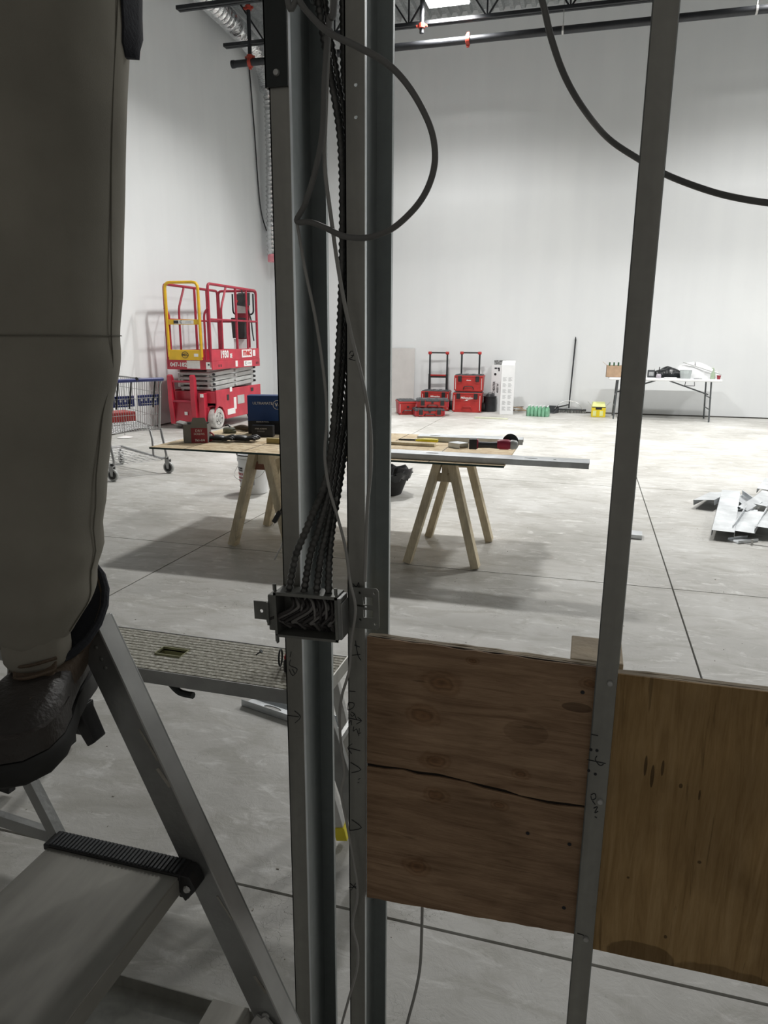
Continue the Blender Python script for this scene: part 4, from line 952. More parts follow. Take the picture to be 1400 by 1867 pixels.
MB().box(.005, .0065, 1.12, 1.44, .93, 1.02).build('rental_sticker', M['decal'], t); text('C', .075, side(.0075, 1.19, .975), M['ink'], t, bold=.002); text('COOPER', .035, side(.0075, 1.33, .975), M['grey_ink'], t)
MB().box(.005, .0065, .80, .88, .935, 1.03).build('sticker', M['decal'], t)
for yy in (.20, .27, 1.62, 1.68): MB().box(.004, .0055, yy, yy + .03, .95, .99).build('slot', M['ink'], t)
text('047-182', .085, front(-.56, -.0075, .985), M['decal'], t, bold=.003)
MB().box(-.42, -.20, -.0085, -.006, .93, 1.05).build('sticker', M['decal'], t); MB().box(-.10, -.01, -.0085, -.006, .925, 1.03).build('sticker', M['decal'], t)
MB().box(-.07, -.04, -.0095, -.008, .98, 1.005).build('sticker_mark', M['ink'], t)
# controller, document box, drop bucket
b = MB(); b.hexa([V((-.33, L_ - .22, 1.93)), V((-.12, L_ - .22, 1.90)), V((-.12, L_ - .04, 1.93)), V((-.33, L_ - .04, 1.95))], [V((-.35, L_ - .16, 2.10)), V((-.13, L_ - .18, 2.12)), V((-.12, L_ - .03, 2.14)), V((-.33, L_ - .03, 2.14))]); b.build('control_box', M['black'], t, bevel=.008)
MB().lathe([(.022, -.012), (.022, .01)], 12, (-.29, L_ - .21, 1.99), 'y').build('stop_button', M['sprinkler_red'], t, smooth=True)
MB().tube([(-.18, L_ - .2, 2.1), (-.19, L_ - .22, 2.17)], .012, 8).build('joystick', M['black'], t)
MB().tube(spline([(-.16, L_ - .1, 1.92), (-.10, L_ - .08, 1.7), (-.08, L_ - .08, 1.5), (-.05, L_ - .10, 1.34)], 8), .012, 8).build('control_cord', M['black'], t, smooth=True)
b = MB(); b.box(-.40, -.14, L_ - .07, L_ - .03, 1.22, 2.12); b.build('control_post', M['red_rail'], t, bevel=.004)
MB().box(-.37, -.17, L_ - .075, L_ - .07, 1.80, 2.08).build('instruction_plate', M['decal'], t)
b = MB(); b.prism([(-.13, 1.72), (.13, 1.72), (.11, 1.38), (-.11, 1.38)], (-.27, L_ - .24, 0), (1, 0, 0), (0, 0, 1), (0, .16, 0)); b.build('manual_pouch', M['black'], t, bevel=.01)
MB().box(-.38, -.12, L_ - .20, L_ - .18, 1.20, 1.37).build('instruction_card', M['white'], t, bevel=.003)
tag(MB().lathe([(.02, 0), (.036, .01), (.036, .15), (.018, .20), (.016, .24)], 12, (0, 0, 0)).build('spray_bottle', M['sprinkler_red'], None, smooth=True), 'small orange and white bottle standing on the scissor lift deck', 'bottle')
bpy.data.objects['spray_bottle'].location = V(LO) + V((-.07, .32, .966))

# ================================================================== SHOPPING CART
CA = math.atan2(.888, .459)
t = thing('shopping_cart', 'steel wire shopping cart with navy handle and seat panels by the left wall', 'shopping cart', (-4.53, 6.0, 0), CA)
cw = 'cart_wire'; TW, TL = .64, .93      # basket width (x) and length (y)
z0r, z0f, zt = .50, .56, 1.0
def bx(u, v, z, zb0=.50): return V((u, v, z))
tw = lambda v: .035 * v / TL * 1.0       # basket narrows towards the front
def cor(s, v): return .02 + tw(v) * 2 if s == 0 else TW - tw(v) * 2
zbot = lambda v: .47 + .09 * v / TL; ztop = lambda v: .965 + .02 * v / TL
rim = [V((cor(0, 0), 0, ztop(0))), V((cor(0, TL), TL, ztop(TL))), V((cor(1, TL), TL, ztop(TL))), V((cor(1, 0), 0, ztop(0)))]
MB().tube(bent([rim[3], rim[2], rim[1], rim[0]], .06), .008, 8).build('basket_rim', M[cw], t, smooth=True)
low = [V((cor(0, .03) + .04, .03, zbot(0))), V((cor(0, TL) + .02, TL - .05, zbot(TL))), V((cor(1, TL) - .02, TL - .05, zbot(TL))), V((cor(1, .03) - .04, .03, zbot(0)))]
MB().tube(low, .007, 8, closed=True).build('basket_base_frame', M[cw], t, smooth=True)
def grid(nm, a, b, c, d, nu, nv, r=.0026):     # wires over the quad a-b (bottom) d-c (top)
    g = MB()
    for i in range(nu + 1):
        f = i / nu; g.tube([a.lerp(b, f), d.lerp(c, f)], r, 5)
    for j in range(nv + 1):
        f = j / nv; g.tube([a.lerp(d, f), b.lerp(c, f)], r, 5)
    o = g.build(nm, M[cw], t); o['kind'] = 'stuff'; return o
grid('rear_gate_mesh', low[0], low[3], rim[3], rim[0], 22, 3); grid('front_mesh', low[1], low[2], rim[2], rim[1], 18, 4)
grid('side_mesh', low[0], low[1], rim[1], rim[0], 24, 4); grid('side_mesh', low[3], low[2], rim[2], rim[3], 24, 4)
grid('basket_floor_mesh', low[0], low[3], low[2], low[1], 16, 8)
MB().tube([(.06, -.055, .985), (.62, -.055, .985)], .019, 12).build('handle_grip', M['navy'], t, smooth=True)
MB().tube([(0, -.055, .985), (.07, -.055, .985)], .015, 10).build('handle_end', M['white'], t, smooth=True)
MB().tube([(.32, -.055, .985), (.34, -.055, 1.0)], .022, 8).build('handle_clip', M['black'], t)
for x_ in (.03, .61):
    MB().tube(bent([(x_, -.055, .985), (x_, .0, .93), (x_ + (.02 if x_ < .3 else -.02), .03, .48)], .05), .011, 8).build('handle_bracket', M[cw], t, smooth=True)
for x_ in (.09, .37):
    MB().box(x_, x_ + .24, .02, .03, .72, .83).build('seat_panel', M['navy'], t, bevel=.006)
    for k in range(4): MB().lathe([(.012, -.002), (.012, 0)], 10, (x_ + .04 + .05 * k, .02, .78), 'y').build('panel_pictogram', M['decal'], t)
    MB().box(x_ + .03, x_ + .21, .0175, .02, .738, .744).build('panel_line', M['decal'], t)
for x_ in (.16, .30, .56):
    MB().tube([(x_, .0, .97), (x_ - .03, .02, .70)], .008, 6).build('seat_strap', M['black'], t)
# chassis
for x_, sg in ((.035, 1), (.615, -1)):
    MB().tube(bent([(x_, .05, .47), (x_, .0, .30), (x_, -.04, .17), (x_, .06, .15), (x_ + .05 * sg, .80, .20), (x_ + .05 * sg, .86, .20)], .04), .013, 8).build('leg_tube', M[cw], t, smooth=True)
    MB().tube(bent([(x_, .30, .49), (x_ + .01 * sg, .22, .34), (x_ + .02 * sg, .20, .17)], .04), .012, 8).build('inner_leg_tube', M[cw], t, smooth=True)
MB().tube([(.07, .84, .2), (.58, .84, .2)], .013, 8).build('front_cross_tube', M[cw], t, smooth=True)
tr0 = [V((.06, .0, .15)), V((.59, .0, .15)), V((.55, .82, .185)), V((.10, .82, .185))]
grid('lower_tray_mesh', tr0[0], tr0[1], tr0[2], tr0[3], 7, 9, .003)
def caster(x, y, rz):
    c = bpy.data.objects.new('caster', None); COL.objects.link(c); c.parent = t; c.location = (x, y, 0); c.rotation_euler = (0, 0, rz)
    MB().lathe([(.03, -.014), (.058, -.014), (.062, -.008), (.062, .008), (.058, .014), (.03, .014)], 22, (0, 0, .062), 'x').build('tyre', M['scissor'], c, smooth=True)
    MB().lathe([(.044, -.016), (.044, .016)], 18, (0, 0, .062), 'x').build('wheel_disc', M['black'], c, smooth=True)
    f = MB()
    for sx in (-.021, .019): f.prism([(-.012, .05), (.012, .05), (.03, .12), (.03, .15), (-.02, .15)], (sx, 0, 0), (0, 1, 0), (0, 0, 1), (.003, 0, 0))
    f.box(-.022, .022, -.02, .03, .146, .152); f.build('fork', M[cw], c)
    MB().tube([(0, .01, .15), (0, .01, .175)], .012, 8).build('swivel', M['black'], c)
caster(.02, -.02, R(25)); caster(.64, -.02, R(25)); caster(.10, .84, R(10)); caster(.55, .84, R(-5))
b = MB(); b.box(.12, .46, .25, .50, .50, .60); o = tag(b.build('tool_case', M['red_box'], None, bevel=.01), 'red tool case lying in the shopping cart basket', 'tool case')
o.location = (-4.53, 6.0, 0); o.rotation_euler = (0, 0, CA); o.location.z = .045

# ================================================================== WORKBENCH: OSB ON SAWHORSES
ZB = .68
t = thing('osb_sheet', 'large strand board sheet laid across the two sawhorses as a workbench top', 'strand board', (-1.635, 4.82, ZB))
b = MB(); b.box(-1.215, 1.187, -.605, .61, -.012, 0); b.build('board', M['osb'], t)
M['osb_edge'] = mat('green_sealed_edge', (.02, .05, .045), .7)
MB().box(-1.217, 1.189, -.607, -.605, -.0125, -.0005).build('sealed_edge', M['osb_edge'], t)
MB().box(-1.2165, -1.215, -.605, .61, -.0125, -.0005).build('sealed_edge', M['osb_edge'], t)
for k in range(5):
    x_ = -.95 + k * .42; b = MB(); b.bar((x_, -.604, .0003), (x_ + .0, .609, .0003), .005, .0008); b.build('grid_line', M['ink'], t)
for yy in (-.30, .10): MB().box(-1.21, 1.18, yy, yy + .005, 0, .0007).build('grid_line', M['ink'], t)
def horse(x, y0, y1, dx, label, gus):
    h = thing('sawhorse', label, 'sawhorse', (x, (y0 + y1) / 2, 0), group='wooden sawhorses under the strand board'); ym = (y0 + y1) / 2
    a = y0 - ym; c = y1 - ym
    MB().box(-.019, .019, a + .03, c - .03, ZB - .013 - .089, ZB - .0135).build('top_beam', M['pine'], h, bevel=.002)
    for yy, s in ((a, 1), (c, -1)):
        for sx in (-1, 1):
            b = MB(); b.bar((sx * dx, yy, .004), (sx * .045, yy + .04 * s, ZB - .022), .050, .085, (0, 1, 0)); b.build('leg', M['pine'], h, bevel=.002)
        b = MB(); b.prism([(-.085, 0), (.085, 0), (.066, .055), (-.066, .055)], (0, yy + .045 * s, ZB - .145), (1, 0, 0), (0, 0, 1), (0, .018 * s, 0)); b.build('gusset', gus, h, bevel=.002)
    return h
hl_ = horse(-2.095, 4.33, 4.90, .215, 'pine sawhorse with a reddish gusset, under the left half of the strand board', M['card_red'])
hr_ = horse(-.825, 4.30, 4.95, .222, 'pine sawhorse with a plain gusset, under the right end of the strand board', M['pine'])
M['gus'] = mat('reddish_gusset_wood', (.30, .13, .09), .7, 0, .2, 10)
for ch_ in hl_.children:
    if ch_.name.startswith('gusset'): ch_.data.materials[0] = M['gus']
# steel studs lying on the bench
def cstud(L, w, h, nm, label, loc, rz, m=M['galv_bright'], up=False, slots=True, rot=None, cat='steel stud', group=None, lipw=.008):
    """lying C stud: length along local x, width along y; web on top (or underneath when up)"""
    s = thing(nm, label, cat, loc, rz, group, rot)
    th = .0018
    sl = []
    if slots:
        xx = .12 - L / 2
        while xx < L / 2 - .1: sl.append([(xx + .035 * math.cos(-2 * PI * i / 12) * 1.2, .014 * math.sin(-2 * PI * i / 12)) for i in range(12)]); xx += .61
        if L > .8: sl.append(circ(L / 2 - .20, 0, .01))
    zz = 0 if up else h - th / 2
    plate('web', rect(-L / 2, -w / 2, L / 2, w / 2), sl, th, m, Matrix.Translation((0, 0, zz + (th / 2 if up else 0))), s)
    for sy in (-1, 1):
        b = MB(); y0 = sy * w / 2; b.box(-L / 2, L / 2, min(y0, y0 - sy * th), max(y0, y0 - sy * th), .0, h)
        zl = h if up else 0
        if lipw: b.box(-L / 2, L / 2, min(y0, y0 - sy * lipw), max(y0, y0 - sy * lipw), zl - (th if up else 0), zl + (0 if up else th))
        b.build('flange', m, s)
    return s
cstud(1.68, .152, .034, 'steel_stud', 'long steel stud on the front edge of the bench, jutting past its right end', (-.80, 4.345, ZB + .001), R(-1.2))
cstud(.76, .15, .036, 'steel_stud', 'shorter steel stud lying along the back right edge of the bench', (-.80, 5.16, ZB + .001), R(3))
cstud(.11, .09, .034, 'stud_offcut', 'small bright stud offcut on the bench beside the cordless grinder', fl(834, 817, ZB) + V((0, .03, .001)), R(-35), slots=False, cat='offcut')
tag(MB().box(-.52, .52, -.022, .022, 0, .02).build('wood_batten', M['pine'], None, bevel=.002), 'slim wooden batten lying on the bench under the yellow snips', 'batten')
o = bpy.data.objects['wood_batten']; p = fl(792, 815, ZB); o.location = (p.x - .52, p.y + .035, ZB + .001); o.rotation_euler = (0, 0, R(-1.5))
# yellow snips
p = fl(762, 806, ZB + .021); t = thing('tin_snips', 'yellow-handled metal snips resting on the wooden batten', 'snips', (p.x - .02, p.y + .02, ZB + .022), R(4))
for s in (1, -1):
    MB().tube(spline([(.0, .004 * s, .01), (.05, .016 * s, .012), (.10, .021 * s, .012), (.155, .017 * s, .010)], 6), [.007 + .0035 * min(1, i / 6) for i in range(19)], 10).build('handle', M['yellow_plastic'], t, smooth=True)
    b = MB(); b.prism([(0, -.002 * s), (-.05, .012 * s), (-.10, .006 * s), (-.125, 0), (-.05, -.004 * s)], (0, 0, .004), (1, 0, 0), (0, 1, 0), (0, 0, .012)); b.build('blade', M['galv_dark'], t)
MB().lathe([(.009, 0), (.009, .018)], 10, (0, 0, .002)).build('pivot_bolt', M['alu_light'], t)
# cordless angle grinder lying on its side
p = fl(893, 822, ZB + .035); t = thing('cordless_grinder', 'magenta and black cordless angle grinder lying on the stud at the bench right end', 'grinder', (p.x - .01, p.y + .05, ZB + .037), R(8)); t.scale = (.80, .80, .80)
gd = MB(); gd.lathe([(.028, -.10), (.026, -.06), (.025, 0), (.028, .05), (.030, .07)], 14, (0, 0, .035), 'x'); gd.build('grip', M['charcoal'], t, smooth=True)
b = MB(); b.box(-.165, -.10, -.04, .04, .0, .085); b.build('battery', M['black'], t, bevel=.008)
b = MB(); b.box(-.125, -.090, -.036, .036, .004, .082); b.build('battery_collar', M['pink_box'], t, bevel=.012)
b = MB(); b.lathe([(.033, .06), (.042, .085), (.042, .15), (.034, .165)], 16, (0, 0, .042), 'x'); b.build('motor_housing', M['pink_box'], t, smooth=True)
b = MB(); b.lathe([(.036, .165), (.040, .18), (.034, .215), (.022, .225)], 14, (0, 0, .042), 'x'); b.build('gear_head', M['scissor'], t, smooth=True)
MB().lathe([(.010, .0), (.0625, .001), (.0625, .004), (.01, .005)], 26, (.165, .055, .058), 'y').build('cutting_disc', M['black'], t, smooth=True)
MB().tube([(.19, .0, .045), (.19, .06, .05)], .014, 10).build('spindle', M['charcoal'], t, smooth=True)
b = MB(); b.prism([(.066 * math.cos(a), .066 * math.sin(a)) for a in [R(x) for x in range(-60, 121, 15)]] + [(.02 * math.cos(a), .02 * math.sin(a)) for a in [R(x) for x in range(120, -61, -30)]], (.165, .046, .058), (1, 0, 0), (0, 0, 1), (0, .004, 0)); b.build('disc_guard', M['galv_dark'], t)
# cartons
def carton(nm, label, loc, w, d, h, rz, m, cat='box', bands=(), open_top=None):
    c = thing(nm, label, cat, loc, rz)
    if open_top:
        b = MB(); e = .003
        b.box(-w / 2, w / 2, -d / 2, d / 2, 0, e); b.box(-w / 2, w / 2, -d / 2, -d / 2 + e, 0, h); b.box(-w / 2, w / 2, d / 2 - e, d / 2, 0, h); b.box(-w / 2, -w / 2 + e, -d / 2, d / 2, 0, h); b.box(w / 2 - e, w / 2, -d / 2, d / 2, 0, h)
        b.build('carton_body', m, c)
        for fn, qd in open_top: b = MB(); b.hexa([V(q_) for q_ in qd], [V(q_) + V((0, .002, .003)) for q_ in qd]); b.build('flap', m, c)
    else: MB().box(-w / 2, w / 2, -d / 2, d / 2, 0, h).build('carton_body', m, c, bevel=.002)
    for (x0, x1, z0, z1, bm) in bands: MB().box(x0, x1, -d / 2 - .001, -d / 2 + .0005, z0, z1).build('printed_panel', bm, c)
    return c
p = fl(350, 808, ZB); w, d, h = .17, .13, .13
c = carton('screw_carton', 'grey and red open carton at the left corner of the bench', (p.x, p.y + .08, ZB + .001), w, d, h, R(18), M['card_grey'], bands=((-.03, .085, .0, .105, M['card_red']),),
           open_top=[('a', [(-.03, -d / 2, h), (w / 2, -d / 2, h), (w / 2 - .012, -d / 2 - .004, h + .045), (-.012, -d / 2 - .004, h + .045)]), ('b', [(-w / 2, -d / 2, h), (-w / 2, d / 2, h), (-w / 2 - .05, d / 2, h + .012), (-w / 2 - .05, -d / 2, h + .012)])])
text('DRY', .026, front(.025, -d / 2 - .0015, .085), M['decal'], c); text('SCREWS', .02, front(.027, -d / 2 - .0015, .062), M['decal'], c); text('7x1-1/4', .022, front(.03, -d / 2 - .0015, .018), M['decal'], c, bold=.001)
MB().box(-.07, .07, -.05, .05, .03, .115).build('black_contents', M['bag_black'], c, bevel=.01)
p = fl(452, 792, ZB)
c = carton('blue_carton', 'tall blue printed carton standing on the bench near the left stud', (p.x + .135, p.y + .13, ZB + .001), .33, .12, .295, R(12), M['blue_card'], bands=((-.165, .165, 0, .10, M['card_black']),))
text('ULTRAMATE', .028, front(-.045, -.0615, .235), M['decal'], c); text('PREMIUM TOOL', .014, front(-.05, -.0615, .092), M['decal'], c)
text('Vc', .038, front(.07, -.0615, .225), M['decal'], c, bold=.001); rg = MB(); rg.tube([(.07 + .034 * math.cos(a), -.0612, .225 + .034 * math.sin(a)) for a in [2 * PI * i / 24 for i in range(24)]], .002, 5, closed=True); rg.build('print_ring', M['decal'], c)
text('MAX', .016, front(.12, -.0615, .03), M['red_ink'], c, bold=.001)
p = fl(460, 796, ZB)
c = carton('black_carton', 'small black printed carton leaning before the blue carton on the bench', (p.x + .075, p.y + .035, ZB + .001), .165, .05, .085, R(8), M['card_black'])
text('STEEL SCREWS', .014, front(-.01, -.0258, .06), M['decal'], c); text('CORDLESS', .012, front(-.01, -.0258, .04), M['grey_ink'], c)
p = fl(505, 785, ZB)
carton('beige_carton', 'pale carton behind the blue carton, only its top showing', (p.x + .05, p.y + .14, ZB + .001), .26, .16, .25, R(10), M['card_grey'])
# glove and strap heap, tape measure, brown glove, level
p = fl(405, 806, ZB); t = thing('work_gloves', 'black work gloves with a red lining lying on the bench', 'gloves', (p.x, p.y + .03, ZB + .001), R(5))
for s, (ox_, oy_) in enumerate(((-.10, 0.), (.06, .03))):
    g_ = MB(); g_.loft([[V((ox_ + dx_ + rx * 0, oy_ + ry * math.cos(2 * PI * k / 12), .004 + rz_ + rz_ * math.sin(2 * PI * k / 12))) for k in range(12)] for dx_, rx, ry, rz_ in ((0, 0, .04, .018), (.04, 0, .048, .022), (.09, 0, .045, .02), (.12, 0, .03, .012))])
    go = g_.build('glove_palm', M['black'], t, smooth=True)
    for k in range(4):
        y_ = oy_ - .036 + k * .024; MB().tube(spline([(ox_ + .10, y_, .02), (ox_ + .15, y_ + .004 * k, .028 + .006 * (k % 2)), (ox_ + .185, y_ + .008 * k - .01, .02)], 5), [.013] * 8 + [.011, .009, .006], 8).build('glove_finger', M['black'], t, smooth=True)
MB().tube([(-.10 + .035 * math.cos(a), -.03 + .01 * math.sin(a), .035 + .028 * math.sin(a)) for a in [2 * PI * i / 20 for i in range(20)]], .006, 7, closed=True).build('cuff_lining', M['red_tarp'], t, smooth=True)
MB().tube(spline([(-.16, .03, .01), (-.20, .05, .012), (-.24, .06, .01)], 5), .009, 7).build('strap', M['black'], t, smooth=True)
MB().tube(spline([(-.20, .0, .01), (-.15, -.03, .03), (-.12, -.05, .008)], 5), .010, 7).build('red_strap', M['red_tarp'], t, smooth=True)
M['olive'] = mat('olive_case', (.16, .17, .12), .5, 0, .15, 12)
p = fl(418, 789, ZB); t = thing('tape_measure', 'round olive tape measure lying flat on the bench', 'tape measure', (p.x, p.y, ZB + .001))
MB().lathe([(.042, 0), (.048, .008), (.048, .032), (.040, .04)], 18).build('case', M['olive'], t, smooth=True); MB().tube(spline([(.0, .02, .04), (-.02, .03, .055), (-.05, .03, .05)], 5), .007, 6).build('belt_clip', M['black'], t)
MB().box(.03, .065, -.03, -.005, .0, .022).build('tape_mouth', M['olive'], t, bevel=.003)
p = fl(445, 786, ZB); o = tag(MB().tube(spline([(-.10, .0, .014), (-.03, .015, .022), (.05, -.005, .018), (.12, .01, .012)], 6), [.01, .013, .016, .018, .02, .022, .024, .024, .024, .023, .022, .021, .02, .018, .016, .014, .012, .011, .010], 10).build('brown_glove', M['boot_tan'], None, smooth=True), 'crumpled brown glove lying behind the tape measure on the bench', 'glove'); o.location = (p.x, p.y, ZB + .004)
p = fl(500, 810, ZB); o = tag(MB().box(-.07, .16, -.02, .02, 0, .036).build('brass_block', mat('brass_yellow_edge', (.42, .33, .12), .5), None, bevel=.003), 'short yellowish block half hidden behind the left stud on the bench', 'block'); o.location = (p.x, p.y + .04, ZB + .001)

# bucket under the bench
p = fl(455, 901); t = thing('bucket', 'white compound bucket with black and red print behind the left sawhorse', 'bucket', (p.x, p.y + .1, 0), R(-12))
MB().lathe([(.118, 0), (.125, .004), (.140, .30), (.148, .302), (.149, .325), (.144, .33), (.150, .345), (.150, .358), (.141, .36), (.138, .35), (.120, .02)], 30).build('pail', M['pail'], t, smooth=True)
MB().tube([(.149 * math.cos(a), .149 * math.sin(a), .362) for a in [2 * PI * i / 30 for i in range(30)]], .0055, 6, closed=True).build('rim', M['black'], t, smooth=True)
def band(z0, z1, a0, a1, m, nm, off=.0012):
    rr = lambda z: .125 + .015 * (z - .004) / .296 + off; n = 14
    v = []; 
    for i in range(n + 1):
        a = a0 + (a1 - a0) * i / n
        for z, o_ in ((z0, 0), (z1, 0)): v.append(V(((rr(z)) * math.cos(a), rr(z) * math.sin(a), z)))
    b = MB(); b.add(v, [(2 * i, 2 * i + 2, 2 * i + 3, 2 * i + 1) for i in range(n)]); return b.build(nm, m, t, smooth=True)
band(.215, .25, R(195), R(262), M['ink'], 'black_band'); band(.055, .068, R(195), R(300), M['ink'], 'black_band'); band(.09, .215, R(285), R(310), M['grey_ink'], 'print_column')
def wrapt(s, size, z, a, m):
    rr = .125 + .015 * z / .3 + .003
    text(s, size, face_mtx((rr * math.cos(a), rr * math.sin(a), z), (-math.sin(a), math.cos(a), 0), (.05 * math.cos(a), .05 * math.sin(a), 1)), m, t)
for i, chx in enumerate('CertainTeed'): wrapt(chx, .026, .233, R(202 + i * 6), M['decal'])
for i, chx in enumerate('LITE READY'): wrapt(chx, .032, .185, R(202 + i * 6.5), M['red_ink'])
for i, chx in enumerate('ALL PURPOSE'): wrapt(chx, .028, .150, R(202 + i * 6), M['red_ink'])
for i, chx in enumerate('COMPOUND'): wrapt(chx, .024, .12, R(202 + i * 6), M['red_ink'])
MB().tube(spline([(-.146, 0, .31), (-.165, -.02, .24), (-.15, -.10, .17), (-.06, -.15, .14), (.05, -.152, .14), (.14, -.09, .18), (.16, -.02, .25), (.146, 0, .31)], 8), .0022, 6).build('wire_handle', M['cart_wire'], t, smooth=True)
# black rubber tub with bag
p = fl(690, 907); t = thing('black_tub', 'black rubber tub lined with a bag, on the floor between the sawhorses', 'tub', (p.x, p.y + .2, 0))
MB().lathe([(.15, 0), (.16, .005), (.235, .20), (.245, .205), (.235, .21), (.225, .20), (.15, .015)], 30).build('tub', M['rubber'], t, smooth=True)
b = MB(); pts = []
for j, (r, z) in enumerate(((.19, .12), (.228, .195), (.262, .225), (.25, .20), (.225, .15))):
    pts.append([V((r * (1 + .06 * math.sin(k * 2.1 + j)) * math.cos(2 * PI * k / 36), r * (1 + .06 * math.sin(k * 2.1 + j)) * math.sin(2 * PI * k / 36), z + .014 * math.sin(k * 1.7 + j * 2))) for k in range(36)])
b.loft(pts, caps=False); b.build('bag_liner', M['bag_black'], t, smooth=True)
# hanging plug and rod by the left sawhorse
p = fl(500, 1022); t = thing('metal_rod', 'thin bright metal rod leaning against the left sawhorse', 'rod', (p.x, p.y, 0))
MB().tube([(0, 0, .006), (.20, .26, .50)], .006, 8).build('rod', M['alu_light'], t, smooth=True)
p = at(503, 950, 1, 4.22); t = thing('extension_plug', 'black plug hanging on a cord off the front of the bench', 'plug', (p.x, 4.19, p.z))
d_ = V((.045, 0, .075)).normalized()
MB().bar((0, 0, 0), (.045, 0, .075), .03, .028, (0, 1, 0)).build('plug_body', M['black'], t, bevel=.005)
for s in (-.007, .007): MB().bar((-.002 + s, 0, -.002 - s * .5), (-.014 + s, 0, -.022 - s * .5), .002, .006, (0, 1, 0)).build('prong', M['alu_light'], t)
MB().tube(spline([(.045, 0, .075), (.08, 0, .13), (.16, -.0, .19), (.24, .0, .30), (.26, .02, ZB - p.z - .01), (.24, .08, ZB - p.z + .005)], 8), .004, 6).build('plug_cord', M['black'], t, smooth=True)

# ================================================================== ALONG THE BACK WALL
YW = YB - .01
